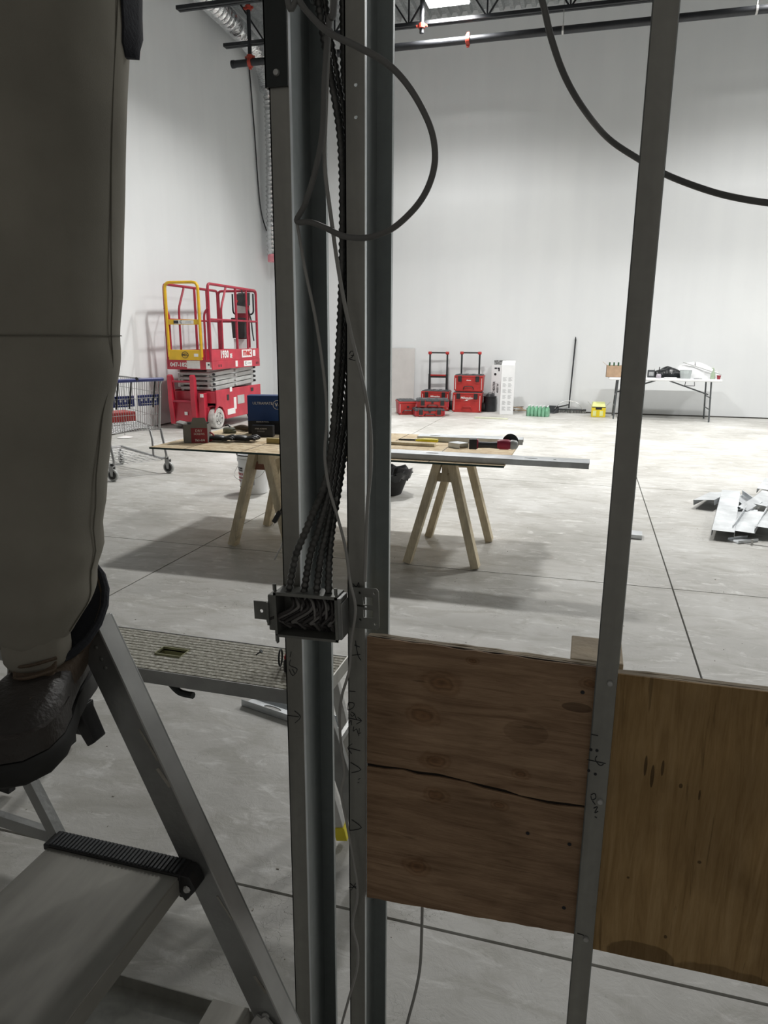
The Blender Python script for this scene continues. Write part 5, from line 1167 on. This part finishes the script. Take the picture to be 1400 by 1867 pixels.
# drywall sheet leaning
M['board'] = mat('unpainted_gypsum_face', (.60, .585, .57), .8, 0, .05, 5)
t = thing('drywall_sheet', 'pale grey drywall offcut leaning on the back wall beside the middle studs', 'drywall', (-3.80, 14.43, 0), 0, rot=(R(-3), 0, 0))
MB().box(-.42, .36, 0, .0125, 0.001, 1.20).build('gypsum_core', M['decal'], t); MB().box(-.4205, .3605, -.001, 0, 0.001, 1.2003).build('face_paper', M['board'], t)
def toolbox(nm, label, loc, w, d, h, rz, logo=.05, latches=True, handle=None, group='stackable red and black tool boxes', lidh=.055, wheels=False):
    c = thing(nm, label, 'tool box', loc, rz, group)
    k = .02
    b = MB(); b.hexa([V((-w / 2 + k, -d / 2 + k, .0)), V((w / 2 - k, -d / 2 + k, .0)), V((w / 2 - k, d / 2 - k, 0)), V((-w / 2 + k, d / 2 - k, 0))], [V((-w / 2 + .006, -d / 2 + .006, h - lidh)), V((w / 2 - .006, -d / 2 + .006, h - lidh)), V((w / 2 - .006, d / 2 - .006, h - lidh)), V((-w / 2 + .006, d / 2 - .006, h - lidh))])
    b.build('body', M['red_box'], c, bevel=.01)
    b = MB(); b.box(-w / 2, w / 2, -d / 2, d / 2, h - lidh, h - lidh * .45); b.build('lid_rim', M['red_box'] if h > .2 else M['charcoal'], c, bevel=.006)
    b = MB(); b.box(-w / 2 + .015, w / 2 - .015, -d / 2 + .012, d / 2 - .012, h - lidh * .45, h - .008); 
    b.build('lid', M['charcoal'], c, bevel=.008)
    for i in range(4):
        for j in range(2):
            x_ = -w / 2 + .06 + i * (w - .17) / 3; y_ = -d / 2 + .05 + j * (d - .16); MB().box(x_, x_ + .055, y_, y_ + .055, h - .009, h - .001).build('lid_cleat', M['charcoal'], c, bevel=.003)
    for sx in (-1, 1):
        if latches:
            x_ = sx * w * .30; b = MB(); b.box(x_ - .035, x_ + .035, -d / 2 - .014, -d / 2 + .006, h - lidh - min(.085, h * .45), h - lidh * .6); b.build('latch', M['black'], c, bevel=.005)
            b = MB(); b.tube([(x_ - .045, -d / 2 - .010, h - lidh * .5), (x_ - .045, -d / 2 - .012, h - lidh - min(.10, h * .5)), (x_ + .045, -d / 2 - .012, h - lidh - min(.10, h * .5)), (x_ + .045, -d / 2 - .010, h - lidh * .5)], .005, 6); b.build('latch_frame', M['red_box'], c)
        MB().box(sx * (w / 2 - .012) - .012, sx * (w / 2 - .012) + .012, -d / 2 - .004, -d / 2 + .02, .02, h - lidh).build('corner_bumper', M['red_box'] if h > .3 else M['red_rail'], c, bevel=.004)
        if h > .25: MB().box(sx * (w / 2 - .030) - .004, sx * (w / 2 - .030) + .004, -d / 2 - .0, -d / 2 + .012, .04, h - lidh - .02).build('corner_strip', M['decal'], c)
    b = MB(); b.tube(bent([(-.10, -d / 2 + .01, h * .14), (-.08, -d / 2 - .012, h * .30), (.08, -d / 2 - .012, h * .30), (.10, -d / 2 + .01, h * .14)], .02), .009, 8); b.build('carry_handle', M['red_box'] if h > .33 else M['black'], c, smooth=True)
    MB().box(-.02, .02, -d / 2 - .004, -d / 2 + .01, h * .50, h * .50 + .028).build('centre_catch', M['black'], c, bevel=.003) if h < .33 else None
    if logo:
        text('Milwaukee', logo, front(0, -d / 2 - .0005 + .006, h * .70 if h > .33 else h * .66), M['decal'], c, shear=.3, bold=.001)
        b = MB(); b.prism([(-.07, -.02), (.02, -.012), (.0, .0), (.08, .012), (-.03, .006), (-.01, -.006)], (.0, -d / 2 + .002, h * .60), (1, 0, 0), (0, 0, 1), (0, .003, 0)); b.build('bolt_emblem', M['decal'], c) if h > .33 else None
    if wheels:
        for sx in (-1, 1): MB().lathe([(.05, -.03), (.088, -.028), (.09, 0), (.088, .028), (.05, .03)], 20, (sx * (w / 2 + .02), d / 2 - .08, .09), 'x').build('wheel', M['rubber'], c, smooth=True)
    if handle:
        hw_, ht, low_ = handle
        ho = bpy.data.objects.new('pull_handle', None); COL.objects.link(ho); ho.parent = c
        for sx in (-1, 1):
            MB().box(sx * hw_ - .022, sx * hw_ + .022, d / 2 - .02, d / 2 + .025, .05, low_).build('outer_post', M['black'], ho, bevel=.004)
            MB().box(sx * hw_ - .016, sx * hw_ + .016, d / 2 - .012, d / 2 + .018, low_ - .02, ht - .02).build('inner_post', M['steel_black'], ho, bevel=.003)
            MB().box(sx * (hw_ - .0) - .034, sx * (hw_ - .0) + .034, d / 2 - .03, d / 2 + .03, ht - .055, ht).build('handle_corner', M['red_box'], ho, bevel=.012)
        MB().tube([(-hw_, d / 2, ht - .022), (hw_, d / 2, ht - .022)], .016, 10).build('handle_grip', M['black'], ho, smooth=True)
        MB().box(-hw_ - .0, hw_, d / 2 - .015, d / 2 + .02, low_ - .075, low_ - .035).build('cross_bar', M['black'], ho, bevel=.003)
        MB().box(-hw_ + .02, hw_ - .02, d / 2 - .02, d / 2 - .012, low_ - .04, low_ - .01).build('cross_bar_trim', M['red_box'], ho)
    return c
def base(px, py, dy=0): p = fl(px, py); return V((p.x, p.y + dy, .001))
toolbox('rolling_tool_box', 'left rolling red tool box with its tall pull handle raised, behind the flat organizers', base(793, 748, .10), .56, .38, .40, R(3), .045, handle=(.175, 1.14, .70), wheels=True)
c2 = toolbox('rolling_tool_box', 'right rolling red tool box, deep and logo-marked, under a smaller tool box', base(850, 752, .17), .56, .38, .40, R(2), .06, handle=(.175, 1.15, .62), wheels=True)
pp = c2.location; toolbox('tool_box', 'red and black tool box stacked on top of the right rolling tool box', (pp.x + .02, pp.y - .01, .401), .56, .34, .33, R(2), .02)
org = base(778, 760, .2)
toolbox('flat_organizer', 'lower flat red organizer case on the floor in front of the rolling boxes', (org.x - .02, org.y, .001), .56, .38, .155, R(22), .0, lidh=.05)
toolbox('flat_organizer', 'upper flat red organizer case resting crooked on the lower one', (org.x + .035, org.y + .08, .157), .60, .38, .165, R(14), .0, lidh=.05)
toolbox('flat_organizer', 'leftmost red organizer, deeper and half hidden, beside the stacked flat cases', (org.x - .50, org.y + .24, .001), .36, .50, .27, R(22), .0, latches=False)
# black bin
p = base(888, 751, .12); t = thing('black_bin', 'small black bin between the tool boxes and the tall white carton', 'bin', (p.x + .03, p.y - .01, 0))
MB().lathe([(.115, .0), (.125, .01), (.125, .27), (.13, .275), (.13, .30), (.10, .30), (.06, .34)], 20).build('bin_body', M['steel_black'], t, smooth=True); MB().tube(bent([(-.04, 0, .33), (-.04, 0, .36), (.04, 0, .36), (.04, 0, .33)], .01), .008, 6).build('bin_handle', M['black'], t)
# tall cartons
def tallbox(nm, label, p, w, d, h, rz, prints):
    c = thing(nm, label, 'carton', (p.x, p.y, .001), rz)
    MB().box(-w / 2, w / 2, -d / 2, d / 2, 0, h).build('carton_body', M['white'], c, bevel=.002)
    M['pale_ink'] = M.get('pale_ink') or mat('pale_grey_print', (.50, .51, .52), .6)
    for (x, z, ww, hh_) in prints: MB().box(x, x + ww, -d / 2 - .001, -d / 2 + .0005, z, z + hh_).build('printed_line', M['pale_ink'], c)
    return c
pr = [(x0_ + .0, .08 + .115 * k + .016 * j, .07 - .012 * ((k + j) % 3), .009) for x0_ in (-.09, .01) for k in range(6) for j in range(5)]
cA = tallbox('tall_carton', 'front tall white carton printed with grey blocks, right of the black bin', base(921, 756, .14), .25, .22, .92, R(8), [(x, z * .95, w_, h_) for x, z, w_, h_ in pr])
b = MB(); b.hexa([V((-.125, -.11, .92)), V((.115, -.11, .92)), V((.115, -.108, .92)), V((-.125, -.108, .92))], [V((-.11, -.06, 1.0)), V((.13, -.06, 1.0)), V((.13, -.058, 1.0)), V((-.11, -.058, 1.0))]); b.build('open_flap', M['white'], cA)
cB = tallbox('tall_carton', 'rear tall white carton with black vertical lettering, behind the grey-printed one', base(905, 750, .10), .24, .16, .90, R(-14), [])
mx = face_mtx((-.055, -.0815, .36), (0, 0, 1), (-1, 0, 0))
text('ELECTRIC HEATER', .062, mx, M['ink'], cB, sx=.85, bold=.002)
text('4000 W', .055, face_mtx((.02, -.0815, .45), (0, 0, 1), (-1, 0, 0)), M['ink'], cB, bold=.001)
MB().lathe([(.025, -.001), (.025, 0)], 16, (-.04, -.081, .72), 'y').build('print_mark', M['ink'], cB); MB().box(.02, .05, -.0815, -.08, .78, .82).build('print_mark', M['ink'], cB)
for s in (-.06, .0): MB().box(s, s + .05, -.0815, -.08, .82, .85).build('print_mark', M['ink'], cB)
b = MB(); b.box(-.10, .12, -.02, .07, .90, .99); b.build('packing_insert', mat('speckled_foil_bag', (.30, .31, .31), .4, .3, .7, 30), cB, bevel=.01)
o = tag(MB().box(-.30, .30, -.03, .03, 0, .022).build('wood_strip', mat('pale_wood_strip', (.58, .60, .46), .7), None, bevel=.002), 'pale wooden strip lying on the floor in front of the white carton', 'wood strip'); p = base(895, 764, .03); o.location = p; o.rotation_euler = (0, 0, R(-4))
# rubble heap: a few brown broken pieces
p = base(940, 752, .15); t = thing('scrap_heap', 'small heap of brown scrap wood and rags left of the green bottles', 'scrap', p)
for i in range(12):
    a = random.uniform(0, PI); r1 = random.uniform(.06, .14); cxx = random.uniform(-.14, .16); zz = .02 + .10 * max(0, 1 - abs(cxx) / .16) * random.random()
    MB().bar((cxx - r1 * math.cos(a), random.uniform(-.06, .08), zz), (cxx + r1 * math.cos(a), random.uniform(-.05, .08), zz + .06 * random.random()), .03, .014).build('scrap_piece', M[('cardboard', 'boot_tan', 'ply_edge', 'block')[i % 4]], t)
# pack of green bottles
p = base(980, 760, .13); t = thing('bottle_pack', 'shrink-wrapped pack of green plastic bottles on the floor by the back wall', 'bottle pack', p, R(-6))
for i in range(6):
    for j in range(3):
        x_, y_ = -.17 + i * .068, -.08 + j * .068
        MB().lathe([(.028, 0), (.032, .01), (.032, .10), (.030, .13), (.013, .17), (.013, .185)], 10, (x_, y_, .001)).build('bottle', M['green_plastic'], t, smooth=True)
        MB().lathe([(.0145, .185), (.0145, .20)], 8, (x_, y_, .001)).build('bottle_cap', M['white'], t)
MB().box(-.205, -.204, -.115, .09, 0.0, .15).build('wrap_film', M['clear'], t)
# dustpan
p = base(1010, 753, .05); t = thing('dustpan', 'black dustpan with its handle pointing right, behind the green bottles', 'dustpan', p + V((-.08, -.03, 0)), R(-20))
b = MB(); b.box(-.13, .13, -.12, .12, 0, .004); b.hexa([V((-.13, .10, 0)), V((.13, .10, 0)), V((.13, .12, 0)), V((-.13, .12, 0))], [V((-.11, .10, .13)), V((.11, .10, .13)), V((.11, .12, .13)), V((-.11, .12, .13))]); b.hexa([V((-.13, -.12, 0)), V((-.125, -.12, 0)), V((-.125, .12, 0)), V((-.13, .12, 0))], [V((-.13, -.12, .02)), V((-.125, -.12, .02)), V((-.125, .12, .12)), V((-.13, .12, .12))]); b.hexa([V((.125, -.12, 0)), V((.13, -.12, 0)), V((.13, .12, 0)), V((.125, .12, 0))], [V((.125, -.12, .02)), V((.13, -.12, .02)), V((.13, .12, .12)), V((.125, .12, .12))]); b.build('pan', M['charcoal'], t)
MB().bar((.08, .11, .10), (.34, .06, .17), .03, .022).build('handle', M['black'], t, bevel=.005)
# push broom leaning
p = base(1040, 753); t = thing('push_broom', 'wide push broom with a long black handle leaning on the back wall', 'broom', (p.x - .04, YB - .10, 0))
MB().box(-.27, .33, -.035, .035, .055, .08).build('broom_head', M['charcoal'], t, bevel=.006)
b = MB()
for i in range(120): x_ = -.265 + i * .59 / 119; b.bar((x_, random.uniform(-.03, .03), .055), (x_ + random.uniform(-.012, .012), random.uniform(-.04, .04), .002), .003, .012)
b.build('bristles', M['scissor'], t)['kind'] = 'stuff'
tp = at(1049, 622, 1, YB - .05); tpl = V((tp.x - (p.x - .04), .07, tp.z)); MB().tube([(.0, 0, .09), tpl], .0135, 10).build('handle', M['steel_black'], t, smooth=True); MB().lathe([(.014, 0), (.016, .02), (.006, .08)], 10, tpl).build('handle_tip', M['black'], t, smooth=True)
for s in (-1, 1): MB().tube(spline([(s * .26, -.03, .075), (s * .20, -.03, .16), (s * .10, -.02, .22), (0, 0, .23)], 6), .007, 6).build('brace_wire', M['alu_light'], t, smooth=True)
# yellow box
p = base(1090, 761, .12); t = thing('yellow_carton', 'yellow open carton with wire handles, between the broom and the folding table', 'carton', p, R(2))
M['yellow_card'] = mat('yellow_card', (.80, .62, .02), .5, 0, .06, 12); M['lime'] = mat('pale_lime_card', (.78, .82, .35), .5, 0, .06, 12)
MB().box(-.125, .125, -.10, .10, 0, .19).build('carton_body', M['yellow_card'], t, bevel=.003); b = MB(); b.hexa([V((-.12, -.10, .19)), V((.12, -.10, .19)), V((.12, .10, .19)), V((-.12, .10, .19))], [V((-.10, -.02, .27)), V((.10, -.02, .27)), V((.11, .09, .27)), V((-.11, .09, .27))]); b.build('sloped_top', M['lime'], t)
MB().box(-.055, .055, -.105, -.10, .14, .175).build('black_label', M['ink'], t, bevel=.002); MB().box(-.12, .12, -.104, -.10, .178, .192).build('black_label', M['ink'], t)
for s in (-1, 1): MB().tube([(s * .12, -.02, .19), (s * .20, -.04, .28)], .006, 6).build('wire_handle', M['alu_light'], t)
for s in (-.07, .05): MB().box(s - .03, s + .03, -.103, -.10, .02, .12).build('printed_panel', M['lime'], t)
# folding table
ZT2 = .745
t = thing('folding_table', 'white folding table with grey metal legs against the back wall, right of the right stud', 'table', (1.28, 13.9, 0))
MB().box(-.93, .93, -.40, .40, ZT2 - .045, ZT2).build('table_top', M['white'], t, bevel=.012)
M['leg_grey'] = mat('grey_leg_enamel', (.10, .11, .115), .4, .3, .1, 10)
for s in (-1, 1):
    for y_, xo in ((-.30, .80), (.30, .80)):
        MB().tube([(s * (xo - .03), y_, ZT2 - .05), (s * xo, y_, .004)], .014, 8).build('leg', M['leg_grey'], t, smooth=True)
    for z_ in (.22, .42): MB().tube([(s * .79, -.30, z_), (s * .79, .30, z_)], .010, 8).build('leg_stretcher', M['leg_grey'], t, smooth=True)
    for y_ in (-.04, .04): MB().tube([(s * .78, y_, .46), (s * .12, y_, ZT2 - .06)], .011, 8).build('diagonal_brace', M['leg_grey'], t, smooth=True)
MB().tube(bent([(.35, -.36, ZT2 - .05), (.34, -.36, ZT2 - .12), (.50, -.36, ZT2 - .12), (.49, -.36, ZT2 - .05)], .01), .006, 6).build('carry_handle', M['black'], t)
def onT(px, py, dy=0): p = fl(px, py, ZT2); return V((p.x, 13.6 + dy, ZT2 + .001))
def tx(px, y): return at(px, 690, 1, y).x
t = thing('cardboard_box', 'open brown cardboard box of green bottles on the left end of the folding table', 'box', (tx(1122, 13.72), 13.72, ZT2 + .001))
w, d, h = .34, .28, .20
b = MB(); b.box(-w / 2, w / 2, -d / 2, -d / 2 + .004, 0, h); b.box(-w / 2, w / 2, d / 2 - .004, d / 2, 0, h); b.box(-w / 2, -w / 2 + .004, -d / 2, d / 2, 0, h); b.box(w / 2 - .004, w / 2, -d / 2, d / 2, 0, h); b.box(-w / 2, w / 2, -d / 2, d / 2, 0, .004); b.build('carton_body', M['cardboard'], t)
b = MB(); b.hexa([V((-w / 2, -d / 2, h)), V((-w / 2, d / 2, h)), V((-w / 2 + .004, d / 2, h)), V((-w / 2 + .004, -d / 2, h))], [V((-w / 2 - .07, -d / 2, h + .06)), V((-w / 2 - .07, d / 2, h + .06)), V((-w / 2 - .066, d / 2, h + .06)), V((-w / 2 - .066, -d / 2, h + .06))]); b.build('flap', M['cardboard'], t)
M['dk_green'] = mat('dark_green_glass', (.03, .10, .04), .2, 0, .3, 9)
for i in range(8):
    o = tag(MB().lathe([(.028, 0), (.030, .01), (.030, .15), (.012, .20), (.012, .25)], 12).build('green_bottle', M['dk_green'], None, smooth=True), 'dark green bottle standing in the brown cardboard box on the folding table', 'bottle', 'green bottles in the cardboard box')
    o.location = t.location + V((-.12 + .075 * (i % 4), -.06 + .1 * (i // 4), .006))
yb = 13.78
t = thing('small_radio', 'small grey boxy radio on the folding table just right of the right stud', 'radio', (tx(1186, yb), yb, ZT2 + .001)); MB().box(-.06, .06, -.05, .05, 0, .13).build('case', M['charcoal'], t, bevel=.008); MB().box(-.04, .04, -.053, -.05, .03, .10).build('screen', M['grey_ink'], t); MB().tube([(.05, 0, .13), (.05, 0, .15)], .004, 5).build('knob', M['black'], t)
def heap(nm, label, cat, x, y, rx, ry, rz_, m, seed, z=ZT2 + .001, n=22, mseg=9):
    rnd = random.Random(seed); ph = [rnd.uniform(0, 6) for _ in range(6)]; rings = []
    for j in range(mseg):
        f = j / (mseg - 1); zz = rz_ * math.sin(f * PI / 2); rr = math.cos(f * PI / 2 * .96)
        rings.append([V(((rr * rx * (1 + .16 * math.sin(3 * a + ph[0] + f * 3) + .10 * math.sin(5 * a + ph[1])) * math.cos(a)), rr * ry * (1 + .16 * math.sin(2 * a + ph[2]) + .08 * math.sin(7 * a + ph[3] + f * 4)) * math.sin(a), zz * (1 + .22 * math.sin(2 * a + ph[4]) * f * .8))) for a in [2 * PI * k / n for k in range(n)]])
    o = tag(MB().loft(rings).build(nm, m, None, smooth=True), label, cat); o.location = (x, y, z); return o
heap('black_bag', 'crumpled black bag heaped on the middle of the folding table', 'bag', tx(1216, yb), yb + .05, .26, .16, .17, M['bag_black'], 3)
o = tag(MB().tube([(0, 0, 0), (.0, 0, .10)], .008, 8).build('pen_torch', M['black'], None), 'thin black upright stick poking above the black bag', 'stick'); o.location = (tx(1199, yb), yb - .16, ZT2 + .002); o.scale = (1, 1, 1.9)
o = tag(MB().lathe([(.035, 0), (.042, .02), (.042, .055), (.03, .07)], 14).build('tape_roll', mat('lilac_grey_tape', (.45, .42, .48), .5), None, smooth=True), 'small greyish roll of tape before the black bag', 'tape roll'); o.location = (tx(1200, yb - .2), yb - .22, ZT2 + .001)
heap('white_bag', 'large crumpled white plastic bag sloping down to the right on the folding table', 'bag', tx(1264, yb + .1), yb + .12, .40, .17, .24, M['bag_white'], 8)
t = thing('clear_container', 'clear plastic tub in front of the white bag on the folding table', 'container', (tx(1249, 13.62), 13.62, ZT2 + .001))
b = MB(); b.loft([[V((s * math.cos(a) * 1.0, s * .8 * math.sin(a), z)) for a in [2 * PI * (k + .5) / 8 for k in range(8)]] for s, z in ((.085, 0), (.088, .004), (.105, .14), (.112, .145), (.102, .143), (.083, .006))]); b.build('tub', M['clear'], t); MB().lathe([(.05, .01), (.06, .09)], 10).build('contents', M['bag_white'], t)
b = MB(); b.bar((-.30, .0, .30), (.34, -.05, .10), .02, .014); o = tag(b.build('long_stick', M['scissor'], None), 'grey stick lying over the white bag towards the green bottle', 'stick'); o.location = (tx(1276, 13.75), 13.80, ZT2 - .03)
t = thing('green_spray_bottle', 'pale green bottle at the right end of the folding table', 'bottle', (tx(1299, 13.62), 13.62, ZT2 + .001)); MB().lathe([(.036, 0), (.04, .01), (.038, .09), (.016, .13), (.016, .145)], 14).build('bottle_body', M['pale_green'], t, smooth=True); b = MB(); b.tube(bent([(0, 0, .145), (0, 0, .185), (-.03, 0, .18)], .01), .009, 8); b.tube([(.0, 0, .17), (.03, 0, .14)], .005, 6); b.build('spray_head', M['pale_green'], t)
t = thing('red_cup', 'small red cup at the right end of the folding table', 'cup', (tx(1310, 13.58), 13.58, ZT2 + .001)); MB().lathe([(.024, 0), (.035, .07), (.032, .07), (.021, .004)], 16).build('cup_body', M['card_red'], t, smooth=True); MB().tube([(.0345 * math.cos(a), .0345 * math.sin(a), .071) for a in [2 * PI * i / 16 for i in range(16)]], .003, 5, closed=True).build('cup_rim', M['white'], t)
for i, (px, dy, l_, wd) in enumerate(((1222, .0, .2, .10), (1272, -.02, .13, .05), (1283, .02, .14, .09))):
    o = tag(MB().box(-l_ / 2, l_ / 2, -wd / 2, wd / 2, 0, .006 if i else .018).build(('paper_sheet', 'marker_pen', 'paper_sheet')[i], (M['white'], M['black'], M['white'])[i], None, bevel=.002), ('white folded paper before the black bag on the folding table', 'flat dark tool lying right of the clear tub', 'white paper sheet left of the green bottle')[i], ('paper', 'tool', 'paper')[i]); o.location = (tx(px, 13.56), 13.56 + dy, ZT2 + .001); o.rotation_euler = (0, 0, R(6 - 5 * i))

# ================================================================== STEEL OFFCUT PILE (right) 
def offcut(label, px0, py0, px1, py1, w, h, z0, z1, up=False, roll=0):
    a = fl(px0, py0, z0); b = fl(px1, py1, z1); d = b - a; L = d.length
    rz = math.atan2(d.y, d.x); pt = -math.asin(d.z / L); c = (a + b) / 2
    return cstud(L, w, h, 'stud_offcut', label, c, rz, up=up, slots=False, cat='offcut', group='steel offcuts on the floor at the right', rot=(R(roll), pt, rz), lipw=.006)
offcut('leftmost offcut of the steel heap, short and tilted, facing the camera', 1283, 921, 1312, 906, .17, .045, .04, .02, roll=-8)
offcut('long upright-lying offcut crossing the left side of the steel heap', 1317, 978, 1332, 902, .152, .04, .03, .06)
offcut('offcut at the top of the steel heap running away to the right', 1340, 905, 1366, 924, .13, .05, .06, .03, up=True, roll=14)
offcut('offcut lying open side up in the front middle of the steel heap', 1355, 970, 1378, 932, .152, .04, .05, .07, up=True)
offcut('flat offcut under the front middle of the steel heap', 1343, 968, 1362, 935, .152, .035, .02, .03)
offcut('offcut at the right frame edge on the back of the steel heap', 1378, 928, 1404, 905, .15, .04, .06, .05, roll=6)
offcut('offcut leaving the frame at the front right of the steel heap', 1396, 972, 1420, 940, .152, .04, .05, .04)
offcut('narrow offcut wedged in the centre of the steel heap', 1350, 935, 1378, 918, .08, .04, .05, .08, roll=20)
offcut('perforated offcut sticking out below the front of the steel heap', 1336, 988, 1372, 984, .10, .02, .002, .002, up=True)
offcut('bright offcut reaching furthest back from the steel heap', 1395, 900, 1410, 880, .15, .04, .03, .06)
c = cstud(.20, .13, .03, 'stud_offcut', 'single steel offcut lying alone on the floor behind the right stud', (.36, 5.38, .001), R(-4), slots=False, cat='offcut', lipw=.006)
t = thing('bracket_wire', 'thin bent metal strip lying below the front of the steel heap', 'strip', fl(1362, 992) + V((0, 0, .004)))
MB().bar((-.12, .03, 0), (.16, -.04, 0), .006, .004).build('strip', M['alu_light'], t)
for s in (.02, .15): MB().box(s, s + .015, -.01 - s * .25, -.004 - s * .25, 0, .035).build('strip_tab', M['alu_light'], t)

# ================================================================== WORK PLANK (behind the studs)
ZP = .50; Y0, Y1 = 1.606, 1.853; XE = fl(618, 1215, ZP).x; XS = -1.72
t = thing('work_platform', 'gritty ribbed plank platform on folding legs, left behind the studs', 'work platform', (0, 0, 0))
hx0, hx1 = fl(284, 1190, ZP).x, fl(338, 1190, ZP).x; hy0, hy1 = fl(310, 1194, ZP).y, fl(310, 1181, ZP).y
nst = 14; sw = (Y1 - Y0 - .012) / nst
for i in range(nst):
    y_ = Y0 + .006 + i * sw; segs = [(XS, XE)]
    if y_ + sw > hy0 and y_ < hy1: segs = [(XS, hx0), (hx1, XE)]
    for a, b_ in segs: MB().box(a, b_, y_ + .0006, y_ + sw - .0022, ZP - .006, ZP - random.uniform(0, .0008)).build('deck_rib', M['plank'], t, bevel=.0015)
b = MB(); 
for (a, b_, c_, d_) in ((XS, hx0, Y0 + .003, Y1 - .003), (hx1, XE, Y0 + .003, Y1 - .003), (hx0, hx1, Y0 + .003, hy0), (hx0, hx1, hy1, Y1 - .003)): b.box(a, b_, c_, d_, ZP - .010, ZP - .006)
b.build('deck_plate', M['galv_dark'], t)
M['hole'] = mat('yellowed_hole_lining', (.36, .36, .22), .7)
b = MB(); b.box(hx0 - .003, hx1 + .003, hy0 - .003, hy0, ZP - .045, ZP + .001); b.box(hx0 - .003, hx1 + .003, hy1, hy1 + .003, ZP - .045, ZP + .001); b.box(hx0 - .003, hx0, hy0, hy1, ZP - .045, ZP + .001); b.box(hx1, hx1 + .003, hy0, hy1, ZP - .045, ZP + .001); b.box(hx0, hx1, hy0, hy1, ZP - .046, ZP - .044); b.build('hand_hole', M['hole'], t)
MB().box(XS, XE, Y0, Y0 + .003, ZP - .042, ZP - .001).build('side_skirt', M['alu'], t); MB().box(XS, XE, Y1 - .003, Y1, ZP - .042, ZP - .001).build('side_skirt', M['alu'], t)
MB().box(XE, XE + .004, Y0, Y1, ZP - .042, ZP - .001).build('end_cap', M['galv'], t)
def leg(a, b_, w_=.03, m='alu_light', foot='rubber'):
    a, b_ = V(a), V(b_); MB().bar(a, b_, w_, .022, (0, 1, 0)).build('leg', M[m], t, bevel=.002)
    d = (a - b_).normalized(); MB().bar(b_ + d * .001, b_ + d * .045, w_ + .008, .03, (0, 1, 0)).build('foot_cap', M[foot], t, bevel=.002)
e = fl(626, 1536)
leg((XE - .05, Y0 + .02, ZP - .01), (e.x, e.y, .016), .026, foot='yellow_plastic')
leg((XE - .01, Y0 + .02, ZP - .01), (XE + .14, Y0 + .02, .016), .05, 'alu')
leg((XE - .05, Y1 - .02, ZP - .01), (XE + .03, Y1 + .03, .016), .03)
leg((XS + .10, Y0 + .02, ZP - .01), (XS + .04, Y0 - .02, .016), .03); leg((XS + .10, Y1 - .02, ZP - .01), (XS + .04, Y1 + .02, .016), .03)
MB().bar((XE + .02, Y0 + .02, .30), (XE + .02, Y1, .30), .012, .02).build('leg_brace', M['alu'], t)
MB().tube(spline([fl(310, 1245, ZP - .05), fl(328, 1262, ZP - .08), fl(352, 1268, ZP - .08)], 6), .010, 8).build('fold_latch', M['galv_dark'], t, smooth=True)
# drill on the plank
p = fl(518, 1228, ZP); t = thing('cordless_drill', 'dark cordless drill with a red band standing on the ribbed plank behind the left stud', 'drill', (p.x + .02, p.y + .04, ZP + .001), R(10))
MB().box(-.03, .05, -.035, .035, 0, .038).build('battery', M['black'], t, bevel=.006); MB().box(-.028, .046, -.032, .032, .038, .05).build('battery_plate', M['red_box'], t, bevel=.004)
MB().bar((.012, 0, .045), (.0, 0, .13), .032, .04, (1, 0, 0)).build('grip', M['charcoal'], t, bevel=.008); b = MB(); b.lathe([(.026, -.05), (.032, -.03), (.032, .06), (.024, .09), (.018, .12), (.008, .13)], 14, (0.01, 0, .155), 'y'); b.build('motor_body', M['red_box'], t, smooth=True)
MB().tube([(-.045 + .0, .02 * math.cos(a), .03 + .024 * math.sin(a)) for a in [2 * PI * i / 16 for i in range(16)]], .0028, 6, closed=True).build('belt_hook', M['galv_dark'], t, smooth=True)
o = tag(MB().lathe([(.002, 0), (.002, .018), (.006, .02), (.006, .023)], 8).build('loose_screw', M['galv_dark'], None), 'single dark screw standing on the ribbed plank', 'screw'); o.location = fl(467, 1198, ZP) + V((0, 0, .001)); o.rotation_euler = (0, R(50), 0); o.location.z += .006
# steel track under the plank
a, b_ = fl(440, 1288), fl(628, 1352); d = b_ - a
c = cstud(d.length + .02, .09, .028, 'steel_track', 'bright open steel track lying on the floor under the ribbed plank', (a + b_) / 2 + V((.02, .045, .001)), math.atan2(d.y, d.x), up=True, slots=True, cat='steel track', lipw=0)
# white disc and scattered bits
t = thing('mop_base', 'round white disc with a thin wire standing on the floor behind the cart', 'disc', fl(228, 798)); MB().lathe([(.10, 0), (.11, .006), (.04, .02), (.01, .03)], 18).build('disc', M['decal'], t, smooth=True); MB().tube([(0, 0, .02), (-.01, .0, .25)], .004, 6).build('wire', M['cart_wire'], t)
b = MB(); rnd = random.Random(5)
for i in range(260):
    y = rnd.uniform(1.2, 6.5); x = rnd.uniform(-2.2, .3 + y * .35); s = rnd.uniform(.0015, .0045)
    b.box(x, x + s * rnd.uniform(.5, 2), y, y + s * rnd.uniform(.5, 2), 0, s * .5)
tag(b.build('floor_crumbs', M['grit_a']), 'tiny crumbs and chips scattered over the bright floor', 'debris', kind='stuff')
